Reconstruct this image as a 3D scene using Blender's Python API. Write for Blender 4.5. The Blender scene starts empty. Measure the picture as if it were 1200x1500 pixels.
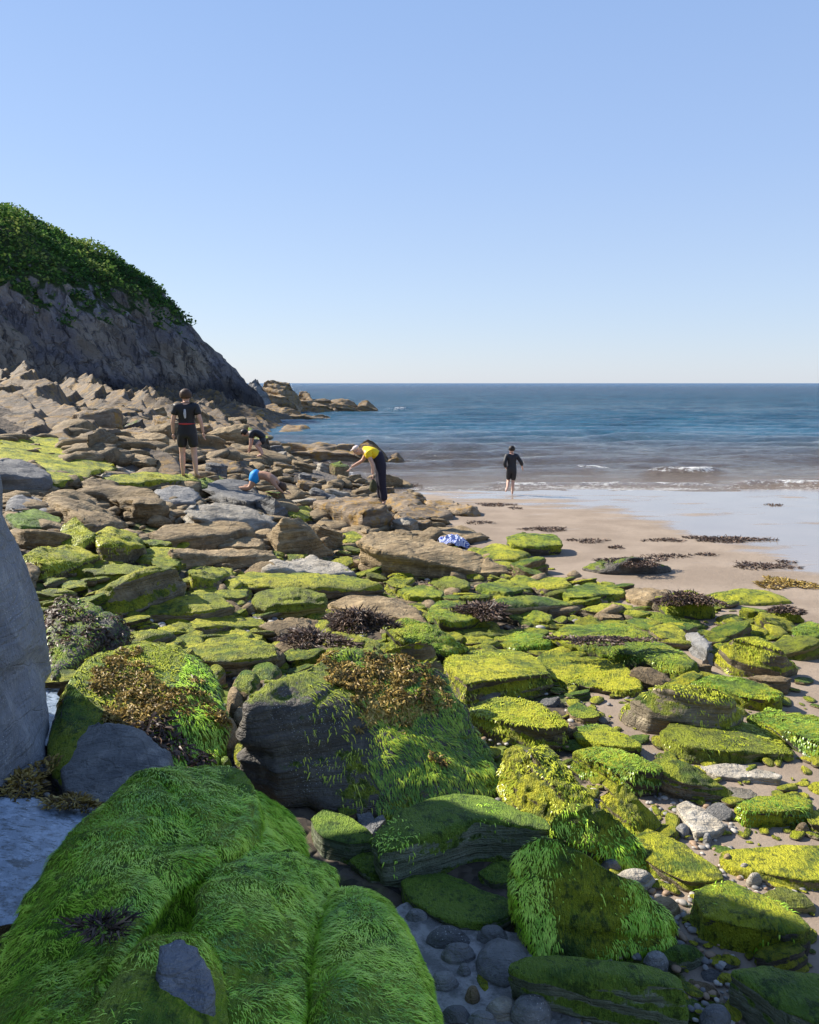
import bpy, bmesh, math, random
import numpy as np
from mathutils import Vector, Matrix
R = math.radians
random.seed(7); np.random.seed(7)
sc = bpy.context.scene
COL = sc.collection

# ------------------------------------------------------------------ camera, sky, sun, exposure
F_PX, W_PX, H_PX = 1177.0, 1200.0, 1500.0
HOR = 561.0
CAM_Z = 2.8
PITCH = math.atan((H_PX / 2 - HOR) / F_PX)
cam_d = bpy.data.cameras.new('camera'); cam = bpy.data.objects.new('camera', cam_d); COL.objects.link(cam)
cam.location = (0, 0, CAM_Z); cam.rotation_euler = (R(90) - PITCH, 0, 0)
cam_d.sensor_fit = 'VERTICAL'; cam_d.sensor_height = 24; cam_d.lens = F_PX / H_PX * 24
cam_d.clip_start = 0.05; cam_d.clip_end = 20000
sc.camera = cam

SUN_AZ, SUN_EL = 65.0, 36.0            # degrees to the left of the view direction (+Y), and up
sd = Vector((-math.sin(R(SUN_AZ)) * math.cos(R(SUN_EL)), math.cos(R(SUN_AZ)) * math.cos(R(SUN_EL)), math.sin(R(SUN_EL))))
w = bpy.data.worlds.new('World'); sc.world = w; w.use_nodes = True
nt = w.node_tree; nt.nodes.clear()
sky = nt.nodes.new('ShaderNodeTexSky'); sky.sky_type = 'NISHITA'; sky.sun_disc = False
sky.sun_elevation = R(SUN_EL); sky.sun_rotation = R(-SUN_AZ); sky.air_density = 1.0; sky.dust_density = 0.25; sky.ozone_density = 1.6
bg = nt.nodes.new('ShaderNodeBackground'); bg.inputs[1].default_value = 0.092
wo = nt.nodes.new('ShaderNodeOutputWorld')
gm_ = nt.nodes.new('ShaderNodeTexCoord'); sz = nt.nodes.new('ShaderNodeSeparateXYZ'); rp = nt.nodes.new('ShaderNodeValToRGB'); mx = nt.nodes.new('ShaderNodeMix'); mx.data_type = 'RGBA'; mx.inputs[0].default_value = 0.78
sc5 = nt.nodes.new('ShaderNodeMix'); sc5.data_type = 'RGBA'; sc5.blend_type = 'MULTIPLY'; sc5.inputs[0].default_value = 1.0; sc5.inputs[7].default_value = (5, 5, 5, 1); sc5.clamp_result = False
nt.links.new(gm_.outputs['Generated'], sz.inputs[0]); nt.links.new(sz.outputs[2], rp.inputs[0])
rp.color_ramp.elements[0].position = 0.0; rp.color_ramp.elements[0].color = (0.56, 0.65, 0.82, 1); rp.color_ramp.elements[1].position = 0.9; rp.color_ramp.elements[1].color = (0.20, 0.36, 0.76, 1)
for p_, c_ in ((0.10, (0.50, 0.63, 0.88)), (0.24, (0.40, 0.56, 0.90)), (0.42, (0.32, 0.49, 0.86))):
    e_ = rp.color_ramp.elements.new(p_); e_.color = (*c_, 1)
nt.links.new(rp.outputs[0], sc5.inputs[6]); nt.links.new(sky.outputs[0], mx.inputs[6]); nt.links.new(sc5.outputs[2], mx.inputs[7]); nt.links.new(mx.outputs[2], bg.inputs[0])
nt.links.new(bg.outputs[0], wo.inputs[0])
sl = bpy.data.lights.new('sun', 'SUN'); sl.energy = 4.9; sl.angle = R(0.5); sl.color = (1.0, 0.93, 0.82)
so = bpy.data.objects.new('sun', sl); COL.objects.link(so); so.rotation_euler = sd.to_track_quat('Z', 'Y').to_euler()
sc.view_settings.view_transform = 'Standard'; sc.view_settings.look = 'None'
sc.view_settings.exposure = 1.12; sc.view_settings.gamma = 1.0
sc.cycles.max_bounces = 5; sc.cycles.diffuse_bounces = 3; sc.cycles.glossy_bounces = 3
sc.cycles.use_denoising = True

# ------------------------------------------------------------------ numeric noise
_T = np.random.RandomState(3).rand(4096).astype(np.float32)
def _h(i, j, k, s):
    n = (i * 73856093) ^ (j * 19349663) ^ (k * 83492791) ^ (s * 2654435)
    return _T[((n >> 3) ^ n ^ (n >> 13)) & 4095]
def vn(P, s=0):
    P = np.asarray(P, dtype=np.float64); I = np.floor(P).astype(np.int64); f = P - I
    u = f * f * (3 - 2 * f); i, j, k = I[..., 0], I[..., 1], I[..., 2]
    def L(a, b, t): return a + (b - a) * t
    x0 = L(L(_h(i, j, k, s), _h(i+1, j, k, s), u[..., 0]), L(_h(i, j+1, k, s), _h(i+1, j+1, k, s), u[..., 0]), u[..., 1])
    x1 = L(L(_h(i, j, k+1, s), _h(i+1, j, k+1, s), u[..., 0]), L(_h(i, j+1, k+1, s), _h(i+1, j+1, k+1, s), u[..., 0]), u[..., 1])
    return L(x0, x1, u[..., 2]) * 2 - 1
def fbm(P, o=4, s=0, g=0.5):
    P = np.asarray(P, dtype=np.float64); a = 1; t = 0; r = 0
    for q in range(o):
        r = r + a * vn(P * (2.03 ** q) + 17.3 * q, s + q); t += a; a *= g
    return r / t
def st(x, a, b):
    t = np.clip((x - a) / (b - a), 0, 1); return t * t * (3 - 2 * t)
def xyz(x, y, z=0.0):
    x = np.asarray(x, float); return np.stack([x, np.broadcast_to(y, x.shape), np.broadcast_to(z, x.shape)], -1)

# ------------------------------------------------------------------ ground height and pixel rays
def rise(x, y):
    x0 = 0.8 + 5.2 * st(y, 17, 50)
    return 0.2 * np.logaddexp(0, (-(x + x0)) * 3) / 3
def G(x, y):
    x = np.asarray(x, float); y = np.asarray(y, float)
    return 0.02 * (21 - np.maximum(y, 2.5)) - 0.02 * np.maximum(y - 30, 0) * 0.5 * st(x, -12, 4) + rise(x, y)
cp, sp = math.cos(PITCH), math.sin(PITCH)
def ray(px, py):
    a = (px - W_PX / 2) / F_PX; b = (H_PX / 2 - py) / F_PX
    return Vector((a, cp + b * sp, -sp + b * cp))
def onz(px, py, z):
    d = ray(px, py); t = (z - CAM_Z) / d.z; return Vector((d.x * t, d.y * t, z))
def ong(px, py, h=0.0):
    d = ray(px, py); lo, hi = 0.3, 0.3
    def e(t): return CAM_Z + d.z * t - float(G(d.x * t, d.y * t)) - h
    while e(hi) > 0 and hi < 200: lo = hi; hi *= 1.04
    for _ in range(40):
        m = (lo + hi) / 2
        if e(m) > 0: lo = m
        else: hi = m
    return Vector((d.x * hi, d.y * hi, CAM_Z + d.z * hi))

# ------------------------------------------------------------------ object helpers
def tag(o, label=None, cat=None, group=None, kind=None):
    if label: o['label'] = label
    if cat: o['category'] = cat
    if group: o['group'] = group
    if kind: o['kind'] = kind
    return o
def link(name, me, mat=None, parent=None, loc=(0, 0, 0)):
    o = bpy.data.objects.new(name, me); COL.objects.link(o); o.location = loc
    if parent is not None: o.parent = parent
    if mat is not None:
        me.materials.clear(); me.materials.append(mat)
    return o
def np_mesh(name, V, Fc, smooth=True):
    me = bpy.data.meshes.new(name); V = np.asarray(V, np.float32); Fc = np.asarray(Fc, np.int32)
    k = Fc.shape[1]
    me.vertices.add(len(V)); me.vertices.foreach_set('co', V.ravel())
    me.loops.add(Fc.size); me.loops.foreach_set('vertex_index', Fc.ravel())
    me.polygons.add(len(Fc)); me.polygons.foreach_set('loop_start', np.arange(0, Fc.size, k, dtype=np.int32))
    try: me.polygons.foreach_set('loop_total', np.full(len(Fc), k, np.int32))
    except Exception: pass
    me.update(calc_edges=True)
    if smooth: me.polygons.foreach_set('use_smooth', np.ones(len(Fc), bool))
    return me
def grid_mesh(name, X, Y, Z):
    m, n = X.shape; I = np.arange(m * n).reshape(m, n)
    Fc = np.stack([I[:-1, :-1], I[:-1, 1:], I[1:, 1:], I[1:, :-1]], -1).reshape(-1, 4)
    return np_mesh(name, np.stack([X, Y, Z], -1).reshape(-1, 3), Fc)
def co_of(me):
    a = np.empty(len(me.vertices) * 3, np.float32); me.vertices.foreach_get('co', a); return a.reshape(-1, 3).astype(float)
def no_of(me):
    a = np.empty(len(me.vertices) * 3, np.float32); me.vertices.foreach_get('normal', a); return a.reshape(-1, 3).astype(float)
def set_co(me, V):
    me.vertices.foreach_set('co', np.asarray(V, np.float32).ravel()); me.update()
def attr(me, name, vals):
    a = me.attributes.new(name, 'FLOAT', 'POINT'); a.data.foreach_set('value', np.asarray(vals, np.float32).ravel())

tmp = bpy.data.objects.new('tmp', bpy.data.meshes.new('tmp')); COL.objects.link(tmp)
def baked(me, mods):
    tmp.modifiers.clear(); tmp.data = me
    for ty, kw in mods:
        m = tmp.modifiers.new('m', ty)
        for k, v in kw.items(): setattr(m, k, v)
    dg = bpy.context.evaluated_depsgraph_get()
    r = bpy.data.meshes.new_from_object(tmp.evaluated_get(dg)); tmp.modifiers.clear()
    return r

# ------------------------------------------------------------------ materials
class N:
    def __init__(s, name):
        s.m = bpy.data.materials.new(name); s.m.use_nodes = True; s.t = s.m.node_tree; s.t.nodes.clear()
        s.out = s.n('OutputMaterial')
    def n(s, ty, **kw):
        x = s.t.nodes.new('ShaderNode' + ty)
        for k, v in kw.items():
            if hasattr(x, k) and not isinstance(v, bpy.types.NodeSocket): setattr(x, k, v)
        return x
    def set(s, sock, v):
        if isinstance(v, bpy.types.NodeSocket): s.t.links.new(v, sock)
        elif isinstance(v, (tuple, list)) and len(v) == 3 and sock.type == 'RGBA': sock.default_value = (*v, 1)
        else: sock.default_value = v
    def math(s, op, a, b=0.0, c=0.0, clamp=False):
        x = s.n('Math', operation=op, use_clamp=clamp); s.set(x.inputs[0], a); s.set(x.inputs[1], b); s.set(x.inputs[2], c); return x.outputs[0]
    def mix(s, f, a, b):
        x = s.n('Mix', data_type='RGBA'); s.set(x.inputs[0], f); s.set(x.inputs[6], a); s.set(x.inputs[7], b); return x.outputs[2]
    def mr(s, v, a, b, c=0.0, d=1.0):
        x = s.n('MapRange', interpolation_type='SMOOTHSTEP')
        for i, q in enumerate((v, a, b, c, d)): s.set(x.inputs[i], q)
        return x.outputs[0]
    def noise(s, co, sc_, det=4.0, rough=0.55, dist=0.0):
        x = s.n('TexNoise'); s.set(x.inputs['Vector'], co); s.set(x.inputs['Scale'], sc_); s.set(x.inputs['Detail'], det)
        s.set(x.inputs['Roughness'], rough); s.set(x.inputs['Distortion'], dist); return x.outputs['Fac']
    def mapping(s, co, scale=(1, 1, 1), rot=(0, 0, 0), loc=(0, 0, 0)):
        x = s.n('Mapping'); s.set(x.inputs['Vector'], co); s.set(x.inputs['Scale'], scale); s.set(x.inputs['Rotation'], rot); s.set(x.inputs['Location'], loc); return x.outputs[0]
    def vor(s, co, sc_, feature='F1'):
        x = s.n('TexVoronoi', feature=feature); s.set(x.inputs['Vector'], co); s.set(x.inputs['Scale'], sc_); return x
    def bump(s, h, stren=0.5, dist=0.02, nrm=None):
        x = s.n('Bump'); s.set(x.inputs['Strength'], stren); s.set(x.inputs['Distance'], dist); s.set(x.inputs['Height'], h)
        if nrm is not None: s.set(x.inputs['Normal'], nrm)
        return x.outputs[0]
    def bsdf(s, col, rough=0.8, nrm=None, spec=0.3, **kw):
        x = s.n('BsdfPrincipled'); s.set(x.inputs['Base Color'], col); s.set(x.inputs['Roughness'], rough); s.set(x.inputs['Specular IOR Level'], spec)
        if nrm is not None: s.set(x.inputs['Normal'], nrm)
        for k, v in kw.items(): s.set(x.inputs[k.replace('_', ' ')], v)
        return x.outputs[0]
    def done(s, sh):
        s.t.links.new(sh, s.out.inputs[0]); return s.m

def coords(b):
    tc = b.n('TexCoord').outputs['Object']; oi = b.n('ObjectInfo').outputs['Random']
    off = b.n('CombineXYZ'); b.set(off.inputs[0], b.math('MULTIPLY', oi, 37.0)); b.set(off.inputs[1], b.math('MULTIPLY', oi, 91.0)); b.set(off.inputs[2], 0.0)
    a = b.n('VectorMath', operation='ADD'); b.set(a.inputs[0], tc); b.set(a.inputs[1], off.outputs[0])
    return a.outputs[0], oi

MOSS_D = (0.045, 0.13, 0.010); MOSS_M = (0.14, 0.25, 0.012); MOSS_L = (0.38, 0.44, 0.02)
def rock_mat(name, c1, c2, c3, moss=0.0, mossy=(MOSS_D, MOSS_M, MOSS_L), nzw=0.9, fleck=0.0, flc=(0.6, 0.6, 0.56), lichen=None, rough=0.78, spec=0.35, scale=1.0, layw=0.9):
    """layered slate / sandstone boulder with algae growing on what faces up"""
    b = N(name); co, oi = coords(b)
    big = b.noise(co, 2.2 * scale, 3, 0.6); mid = b.noise(co, 9 * scale, 5, 0.65, 0.4); fine = b.noise(co, 48 * scale, 4, 0.7)
    lay = b.noise(b.mapping(co, (1.3, 1.3, 22), (R(9), R(-6), 0)), 1.6 * scale, 5, 0.6, 0.5)
    scr = b.noise(b.mapping(co, (2, 26, 3), (0, R(8), R(18))), 1.5 * scale, 4, 0.6, 0.6)
    col = b.mix(b.mr(big, 0.35, 0.65), c1, c2)
    col = b.mix(b.mr(mid, 0.45, 0.72, 0, 0.75), col, c3)
    col = b.mix(b.mr(lay, 0.5, 0.62, 0, 0.55 * layw), col, tuple(v * 0.5 for v in c1))
    col = b.mix(b.mr(scr, 0.56, 0.68, 0, 0.18), col, tuple(v * 0.55 for v in c2))
    v = b.math('ADD', 0.72, b.math('MULTIPLY', oi, 0.5))
    hs = b.n('HueSaturation'); b.set(hs.inputs['Value'], v); b.set(hs.inputs['Color'], col); col = hs.outputs[0]
    if lichen:
        lm = b.mr(b.noise(co, 5 * scale, 6, 0.7), 0.5, 0.6, 0, 0.85)
        col = b.mix(lm, col, b.mix(fine, lichen, tuple(x * 0.45 for x in lichen)))
    dco = b.n('VectorMath', operation='ADD'); b.set(dco.inputs[0], b.mapping(co, (0.8, 2.6, 4.5), (R(20), R(8), R(24)))); nx_ = b.n('TexNoise'); b.set(nx_.inputs['Vector'], co); b.set(nx_.inputs['Scale'], 2.5 * scale); b.set(dco.inputs[1], nx_.outputs['Color'])
    crack = b.vor(dco.outputs[0], 1.5 * scale, 'DISTANCE_TO_EDGE')
    ck = b.mr(crack.outputs['Distance'], 0.0, 0.035, 1, 0)
    col = b.mix(b.math('MULTIPLY', ck, b.mr(big, 0.45, 0.62, 0.0, 0.25)), col, tuple(x * 0.25 for x in c1))
    h = b.math('ADD', b.math('MULTIPLY', lay, layw), b.math('ADD', b.math('MULTIPLY', mid, 0.7), b.math('MULTIPLY', fine, 0.22)))
    h = b.math('SUBTRACT', h, b.math('MULTIPLY', ck, 0.08)); h = b.math('ADD', h, b.math('MULTIPLY', scr, 0.35))
    nrm = b.bump(h, 1.0, 0.06)
    if fleck > 0:
        fl = b.vor(co, 75 * scale).outputs['Distance']
        fm = b.math('MULTIPLY', b.mr(fl, 0.12, 0.22, 0.8, 0), b.mr(b.noise(co, 3.2, 3), 0.62 - fleck * 0.25, 0.72 - fleck * 0.25))
        col = b.mix(fm, col, flc)
    if moss > 0:
        geo = b.n('NewGeometry').outputs['Normal']; sep = b.n('SeparateXYZ'); b.set(sep.inputs[0], geo)
        mn = b.noise(co, 2.6 * scale, 5, 0.62); mf = b.noise(co, 17 * scale, 4, 0.7)
        m = b.math('ADD', b.math('MULTIPLY', sep.outputs[2], nzw), b.math('ADD', b.math('MULTIPLY', mn, 1.7), b.math('MULTIPLY', mf, 1.2)))
        th = 2.36 - moss * 1.45 + (nzw - 0.9) * 0.7
        mask = b.mr(m, th, th + 0.22)
        strand = b.noise(b.mapping(co, (26, 7, 9), (0, 0, R(25))), 3.0 * scale, 4, 0.65, 1.2)
        m2 = b.noise(co, 6.5 * scale, 4, 0.6)
        mc = b.mix(b.mr(m2, 0.38, 0.6), mossy[0], mossy[1]); mc = b.mix(b.mr(b.math('ADD', b.math('MULTIPLY', mn, 0.6), b.math('MULTIPLY', strand, 0.4)), 0.44, 0.58), mc, mossy[2])
        mc = b.mix(b.mr(strand, 0.52, 0.7, 0, 0.45), mc, tuple(x * 0.5 for x in mossy[0]))
        mh = b.math('ADD', b.math('MULTIPLY', strand, 1.1), b.math('ADD', b.math('MULTIPLY', m2, 1.0), b.math('ADD', b.math('MULTIPLY', fine, 0.6), b.math('MULTIPLY', mf, 0.9))))
        n2 = b.bump(mh, 1.0, 0.09)
        mc = b.mix(b.mr(mf, 0.50, 0.66, 0, 0.8), mc, tuple(x * 0.45 for x in mossy[0]))
        s1 = b.bsdf(col, rough, nrm, spec)
        s2 = b.bsdf(mc, 0.62, n2, 0.35)
        x = b.n('MixShader'); b.set(x.inputs[0], mask); b.set(x.inputs[1], s1); b.set(x.inputs[2], s2)
        return b.done(x.outputs[0])
    return b.done(b.bsdf(col, rough, nrm, spec))

TAN = ((0.33, 0.235, 0.12), (0.18, 0.13, 0.07), (0.46, 0.35, 0.20))
GRY = ((0.20, 0.195, 0.185), (0.12, 0.12, 0.12), (0.29, 0.275, 0.25))
DRK = ((0.075, 0.065, 0.05), (0.05, 0.045, 0.038), (0.13, 0.115, 0.09))
M = {}
M['tan'] = rock_mat('tan_sandstone', *TAN, fleck=0.2)
M['tanmoss'] = rock_mat('tan_sandstone_with_algae', *TAN, moss=0.42)
M['pale'] = rock_mat('pale_stone', (0.38, 0.34, 0.27), (0.27, 0.235, 0.18), (0.48, 0.44, 0.37))
M['grey'] = rock_mat('grey_slate', *GRY, fleck=0.4, layw=0.35)
M['greymoss'] = rock_mat('grey_slate_with_algae', *GRY, moss=0.5)
M['lichen'] = rock_mat('ochre_lichen_rock', (0.26, 0.19, 0.12), (0.16, 0.12, 0.08), (0.36, 0.29, 0.2), lichen=(0.46, 0.27, 0.06), fleck=0.2)
M['green'] = rock_mat('algae_covered_rock', *DRK, moss=0.80, nzw=0.9, mossy=((0.06, 0.13, 0.01), (0.24, 0.35, 0.012), (0.54, 0.57, 0.02)))
M['fg'] = rock_mat('foreground_algae_rock', *DRK, moss=0.95, nzw=0.6, mossy=((0.12, 0.26, 0.015), (0.28, 0.46, 0.02), (0.48, 0.62, 0.05)))  # algae rock copy, colours lightened to make up for the foreground shade
M['bright'] = rock_mat('bright_algae_rock', (0.20, 0.16, 0.09), (0.11, 0.09, 0.055), (0.34, 0.28, 0.17), moss=0.72, nzw=1.25, mossy=((0.10, 0.17, 0.01), (0.46, 0.49, 0.015), (0.70, 0.67, 0.03)))
M['half'] = rock_mat('half_algae_rock', (0.26, 0.21, 0.13), (0.16, 0.13, 0.085), (0.36, 0.3, 0.2), moss=0.55, nzw=1.2, mossy=((0.10, 0.17, 0.01), (0.38, 0.43, 0.015), (0.62, 0.60, 0.03)))
M['olive'] = rock_mat('olive_film_rock', (0.28, 0.25, 0.09), (0.2, 0.17, 0.07), (0.36, 0.33, 0.13), moss=0.6, nzw=0.7, mossy=((0.12, 0.16, 0.02), (0.24, 0.27, 0.03), MOSS_L))
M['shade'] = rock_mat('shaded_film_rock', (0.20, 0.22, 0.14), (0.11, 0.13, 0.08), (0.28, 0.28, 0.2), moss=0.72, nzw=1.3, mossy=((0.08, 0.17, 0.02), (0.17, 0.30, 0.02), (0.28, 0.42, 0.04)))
M['dark'] = rock_mat('dark_wet_rock', (0.13, 0.11, 0.085), (0.075, 0.065, 0.055), (0.22, 0.19, 0.14), moss=0.14, fleck=0.6, rough=0.6, spec=0.4)
M['wall'] = rock_mat('blue_grey_slate_wall', (0.22, 0.235, 0.27), (0.155, 0.165, 0.19), (0.33, 0.335, 0.35), fleck=0.75, flc=(0.55, 0.56, 0.55), scale=0.8, rough=0.6, spec=0.4, layw=0.3)

def algae_mat(name, c0, c1, c2, ro=0.36, sp_=0.5, trn=0.15):
    b = N(name); tone = b.n('Attribute', attribute_name='tone').outputs['Fac']
    col = b.mix(b.mr(tone, 0.0, 0.5), c0, c1); col = b.mix(b.mr(tone, 0.5, 1.0), col, c2)
    p = b.bsdf(col, ro, None, sp_); tr = b.n('BsdfTranslucent'); b.set(tr.inputs[0], col)
    x = b.n('MixShader'); b.set(x.inputs[0], trn); b.set(x.inputs[1], p); b.set(x.inputs[2], tr.outputs[0]); return b.done(x.outputs[0])
M['fuzz'] = algae_mat('stringy_green_algae', (0.11, 0.30, 0.015), (0.36, 0.66, 0.03), (0.66, 0.90, 0.09))  # green algae lightened to offset the foreground shade; the matted one is the sunlit copy
M['fuzzm'] = algae_mat('matted_green_algae', (0.05, 0.13, 0.01), (0.15, 0.29, 0.02), (0.36, 0.48, 0.04))
M['fuzzy'] = algae_mat('yellow_green_algae', (0.12, 0.22, 0.01), (0.38, 0.45, 0.02), (0.60, 0.62, 0.05))
M['wrack'] = algae_mat('bladder_wrack', (0.09, 0.055, 0.015), (0.33, 0.22, 0.045), (0.64, 0.49, 0.16), .5, .3)
M['kelp'] = algae_mat('dark_kelp', (0.03, 0.02, 0.016), (0.10, 0.065, 0.045), (0.30, 0.20, 0.14), .5, .3)
M['leaf'] = algae_mat('scrub_leaf', (0.035, 0.09, 0.025), (0.09, 0.18, 0.035), (0.26, 0.32, 0.08), .85, .1, .3)

# ground: sand, wet film, rubble under the rocks
def ground_mat():
    b = N('beach_sand'); pos = b.n('NewGeometry').outputs['Position']
    wet = b.n('Attribute', attribute_name='wet').outputs['Fac']; rub = b.n('Attribute', attribute_name='rubble').outputs['Fac']
    n1 = b.noise(pos, 1.1, 4); n2 = b.noise(pos, 9, 5, 0.65); n3 = b.noise(pos, 160, 3, 0.7)
    dry = b.mix(b.mr(n1, 0.35, 0.65), (0.22, 0.17, 0.125), (0.28, 0.22, 0.165)); dry = b.mix(b.mr(n2, 0.45, 0.7, 0, 0.4), dry, (0.22, 0.175, 0.13))
    dry = b.mix(b.mr(n3, 0.55, 0.7, 0, 0.35), dry, (0.16, 0.12, 0.09))
    wetc = b.mix(0.55, dry, (0.26, 0.23, 0.20))
    v = b.vor(pos, 13); sep = b.n('SeparateColor'); b.set(sep.inputs[0], v.outputs['Color'])
    rc = b.mix(sep.outputs[0], (0.035, 0.03, 0.025), (0.13, 0.10, 0.07));  # rubble tones darkened to paint the shade in gaps between boulders
    sy = b.n('SeparateXYZ'); b.set(sy.inputs[0], pos); rc = b.mix(b.math('MULTIPLY', b.mr(n1, 0.48, 0.6, 0, 0.75), b.mr(sy.outputs[1], 9, 13, 1, 0)), rc, (0.14, 0.20, 0.015))
    wm = b.mr(b.math('ADD', wet, b.math('MULTIPLY', b.math('SUBTRACT', b.noise(b.mapping(pos, (0.35, 1, 1)), 1.3, 5, 0.65), 0.5), 3.0)), 0.25, 0.85)
    col = b.mix(wm, dry, wetc)
    rm = b.mr(b.math('ADD', rub, b.math('MULTIPLY', b.math('SUBTRACT', n2, 0.5), 0.9)), 0.42, 0.58)
    col = b.mix(rm, col, rc)
    h = b.math('ADD', b.math('MULTIPLY', n2, 0.5), b.math('MULTIPLY', n3, 0.1)); h = b.math('MULTIPLY', h, b.math('SUBTRACT', 1.0, b.math('MULTIPLY', wm, 0.97)))
    h2 = b.math('MULTIPLY', b.mr(v.outputs['Distance'], 0.0, 0.6, 1, 0), b.math('MULTIPLY', rm, 1.4))
    nrm = b.bump(b.math('ADD', h, h2), 0.7, 0.035)
    rough = b.math('SUBTRACT', 0.9, b.math('MULTIPLY', b.math('MULTIPLY', wm, b.math('SUBTRACT', 1.0, rm)), 0.78))
    return b.done(b.bsdf(col, rough, nrm, b.math('ADD', 0.25, b.math('MULTIPLY', wm, 0.75)), IOR=1.45))
M['ground'] = ground_mat()

def sea_mat():
    b = N('sea_water'); pos = b.n('NewGeometry').outputs['Position']; sep = b.n('SeparateXYZ'); b.set(sep.inputs[0], pos); y = sep.outputs[1]
    foam = b.n('Attribute', attribute_name='foam').outputs['Fac']
    deep = b.mix(b.mr(y, 60, 400), (0.022, 0.12, 0.20), (0.009, 0.065, 0.145))
    n = b.noise(b.mapping(pos, (0.08, 0.22, 1)), 1.0, 6, 0.7)
    deep = b.mix(b.mr(n, 0.45, 0.6, 0, 0.5), deep, (0.01, 0.05, 0.095))
    mid = b.mix(b.mr(y, 27, 50), (0.10, 0.085, 0.075), deep); near = b.mix(b.mr(y, 21, 28), (0.24, 0.19, 0.15), mid)
    w1 = b.noise(b.mapping(pos, (1.0, 1.7, 1)), 2.4, 6, 0.75, 0.4); w2 = b.noise(b.mapping(pos, (0.3, 0.5, 1)), 1.5, 8, 0.8, 0.3)
    far = b.mr(y, 30, 150)
    n1 = b.bump(b.math('MULTIPLY', w1, b.math('ADD', 0.9, b.math('MULTIPLY', far, 1.8))), 1.0, 0.34); nrm = b.bump(b.math('MULTIPLY', w2, far), 1.0, 1.6, n1)
    fn = b.noise(b.mapping(pos, (0.8, 2.2, 1)), 5, 6, 0.8)
    fm = b.mr(b.math('ADD', foam, b.math('MULTIPLY', b.math('SUBTRACT', fn, 0.5), 2.6)), 0.5, 0.66)
    col = b.mix(fm, near, (0.78, 0.77, 0.74))
    rough = b.math('ADD', b.math('ADD', 0.09, b.math('MULTIPLY', far, 0.16)), b.math('MULTIPLY', fm, 0.6))
    return b.done(b.bsdf(col, rough, nrm, 0.5, IOR=1.33))
M['sea'] = sea_mat()
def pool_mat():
    b = N('pool_water_sky_tint'); pos = b.n('NewGeometry').outputs['Position']
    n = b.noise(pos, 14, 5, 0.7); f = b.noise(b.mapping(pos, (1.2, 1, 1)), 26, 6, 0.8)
    col = b.mix(b.mr(n, 0.45, 0.6), (0.24, 0.30, 0.38), (0.38, 0.46, 0.57)); col = b.mix(b.mr(b.noise(b.mapping(pos, (1, 3, 1), (0, 0, R(-25))), 16, 6, 0.8, 0.5), 0.5, 0.62, 0, 0.9), col, (0.03, 0.045, 0.045)); col = b.mix(b.mr(b.noise(pos, 5, 5, 0.7), 0.50, 0.60, 0, 0.75), col, (0.04, 0.05, 0.045)); col = b.mix(b.mr(f, 0.60, 0.70, 0, 0.9), col, (0.80, 0.84, 0.88))  # pale blue base and dark ripples paint a sky reflection; white is foam
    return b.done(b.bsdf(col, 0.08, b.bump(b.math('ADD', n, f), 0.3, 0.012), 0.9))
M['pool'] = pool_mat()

def plain(name, c, rough=0.7, var=0.25, spec=0.3, sc_=30):
    b = N(name); co = b.n('TexCoord').outputs['Object']; n = b.noise(co, sc_, 4, 0.6)
    col = b.mix(n, tuple(x * (1 - var) for x in c), tuple(min(1, x * (1 + var)) for x in c))
    return b.done(b.bsdf(col, rough, b.bump(n, 0.4, 0.01), spec))
M['skin'] = plain('skin', (0.56, 0.34, 0.25), 0.55, 0.08)
M['tanskin'] = plain('tanned_skin', (0.42, 0.23, 0.14), 0.55, 0.08)
M['hair'] = plain('brown_hair', (0.07, 0.04, 0.025), 0.6, 0.4)
M['blackhair'] = plain('dark_hair', (0.02, 0.015, 0.012), 0.5, 0.4)
M['neoprene'] = plain('black_neoprene', (0.018, 0.018, 0.022), 0.5, 0.2)
M['greypanel'] = plain('grey_print', (0.45, 0.46, 0.5), 0.6, 0.1)
M['red'] = plain('red_band', (0.50, 0.05, 0.05), 0.7, 0.15)
M['yellow'] = plain('yellow_shirt', (0.85, 0.60, 0.02), 0.75, 0.08)
M['navy'] = plain('dark_dungarees', (0.022, 0.02, 0.035), 0.85, 0.25)
M['cap'] = plain('pale_cap', (0.62, 0.52, 0.48), 0.8, 0.12)
M['blue'] = plain('blue_shorts', (0.01, 0.26, 0.62), 0.6, 0.12)
M['net'] = plain('olive_bag_cloth', (0.06, 0.06, 0.03), 0.9, 0.4)

# ------------------------------------------------------------------ sea, beach, rock shelf
def fan(r0, r1, rows, a0, a1, cols, ox=0.0, oy=0.0):
    r = np.geomspace(r0, r1, rows)[:, None]; t = np.linspace(math.tan(R(a0)), math.tan(R(a1)), cols)[None, :]
    return ox + r * t, oy + r * np.ones_like(t)
X, Y = fan(4.5, 420, 760, -72, 72, 760, 0, -5.5)
rubble = st(-X - 0.25 * (Y - 4) * 0 + (1.3 - 0.10 * (Y - 3)), -0.6, 0.9)
edge = np.interp(Y, [0, 3.0, 4.2, 6, 8, 10, 12, 15, 18, 22, 30], [1.4, 1.2, 1.2, 1.6, 2.4, 2.2, 1.3, 0.6, 0.2, -0.8, -4])
rubble = st(edge - X + 0.5 * fbm(xyz(X * 1.2, Y * 1.2), 3, 9), -0.4, 0.5)
Z = G(X, Y) - 14 * st(Y, 66, 90) + 0.006 * fbm(xyz(X * 0.5, Y * 0.7), 3, 5) + rubble * (0.05 * fbm(xyz(X * 5, Y * 5), 4, 2) - 0.02)
gm = grid_mesh('beach', X, Y, Z)
wl = np.interp(X.ravel(), [-6, 1, 3.2, 4.5, 5.0, 5.5, 6.0, 8], [24, 19.8, 18.6, 17.0, 14.8, 12.6, 10.4, 8.4])
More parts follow.
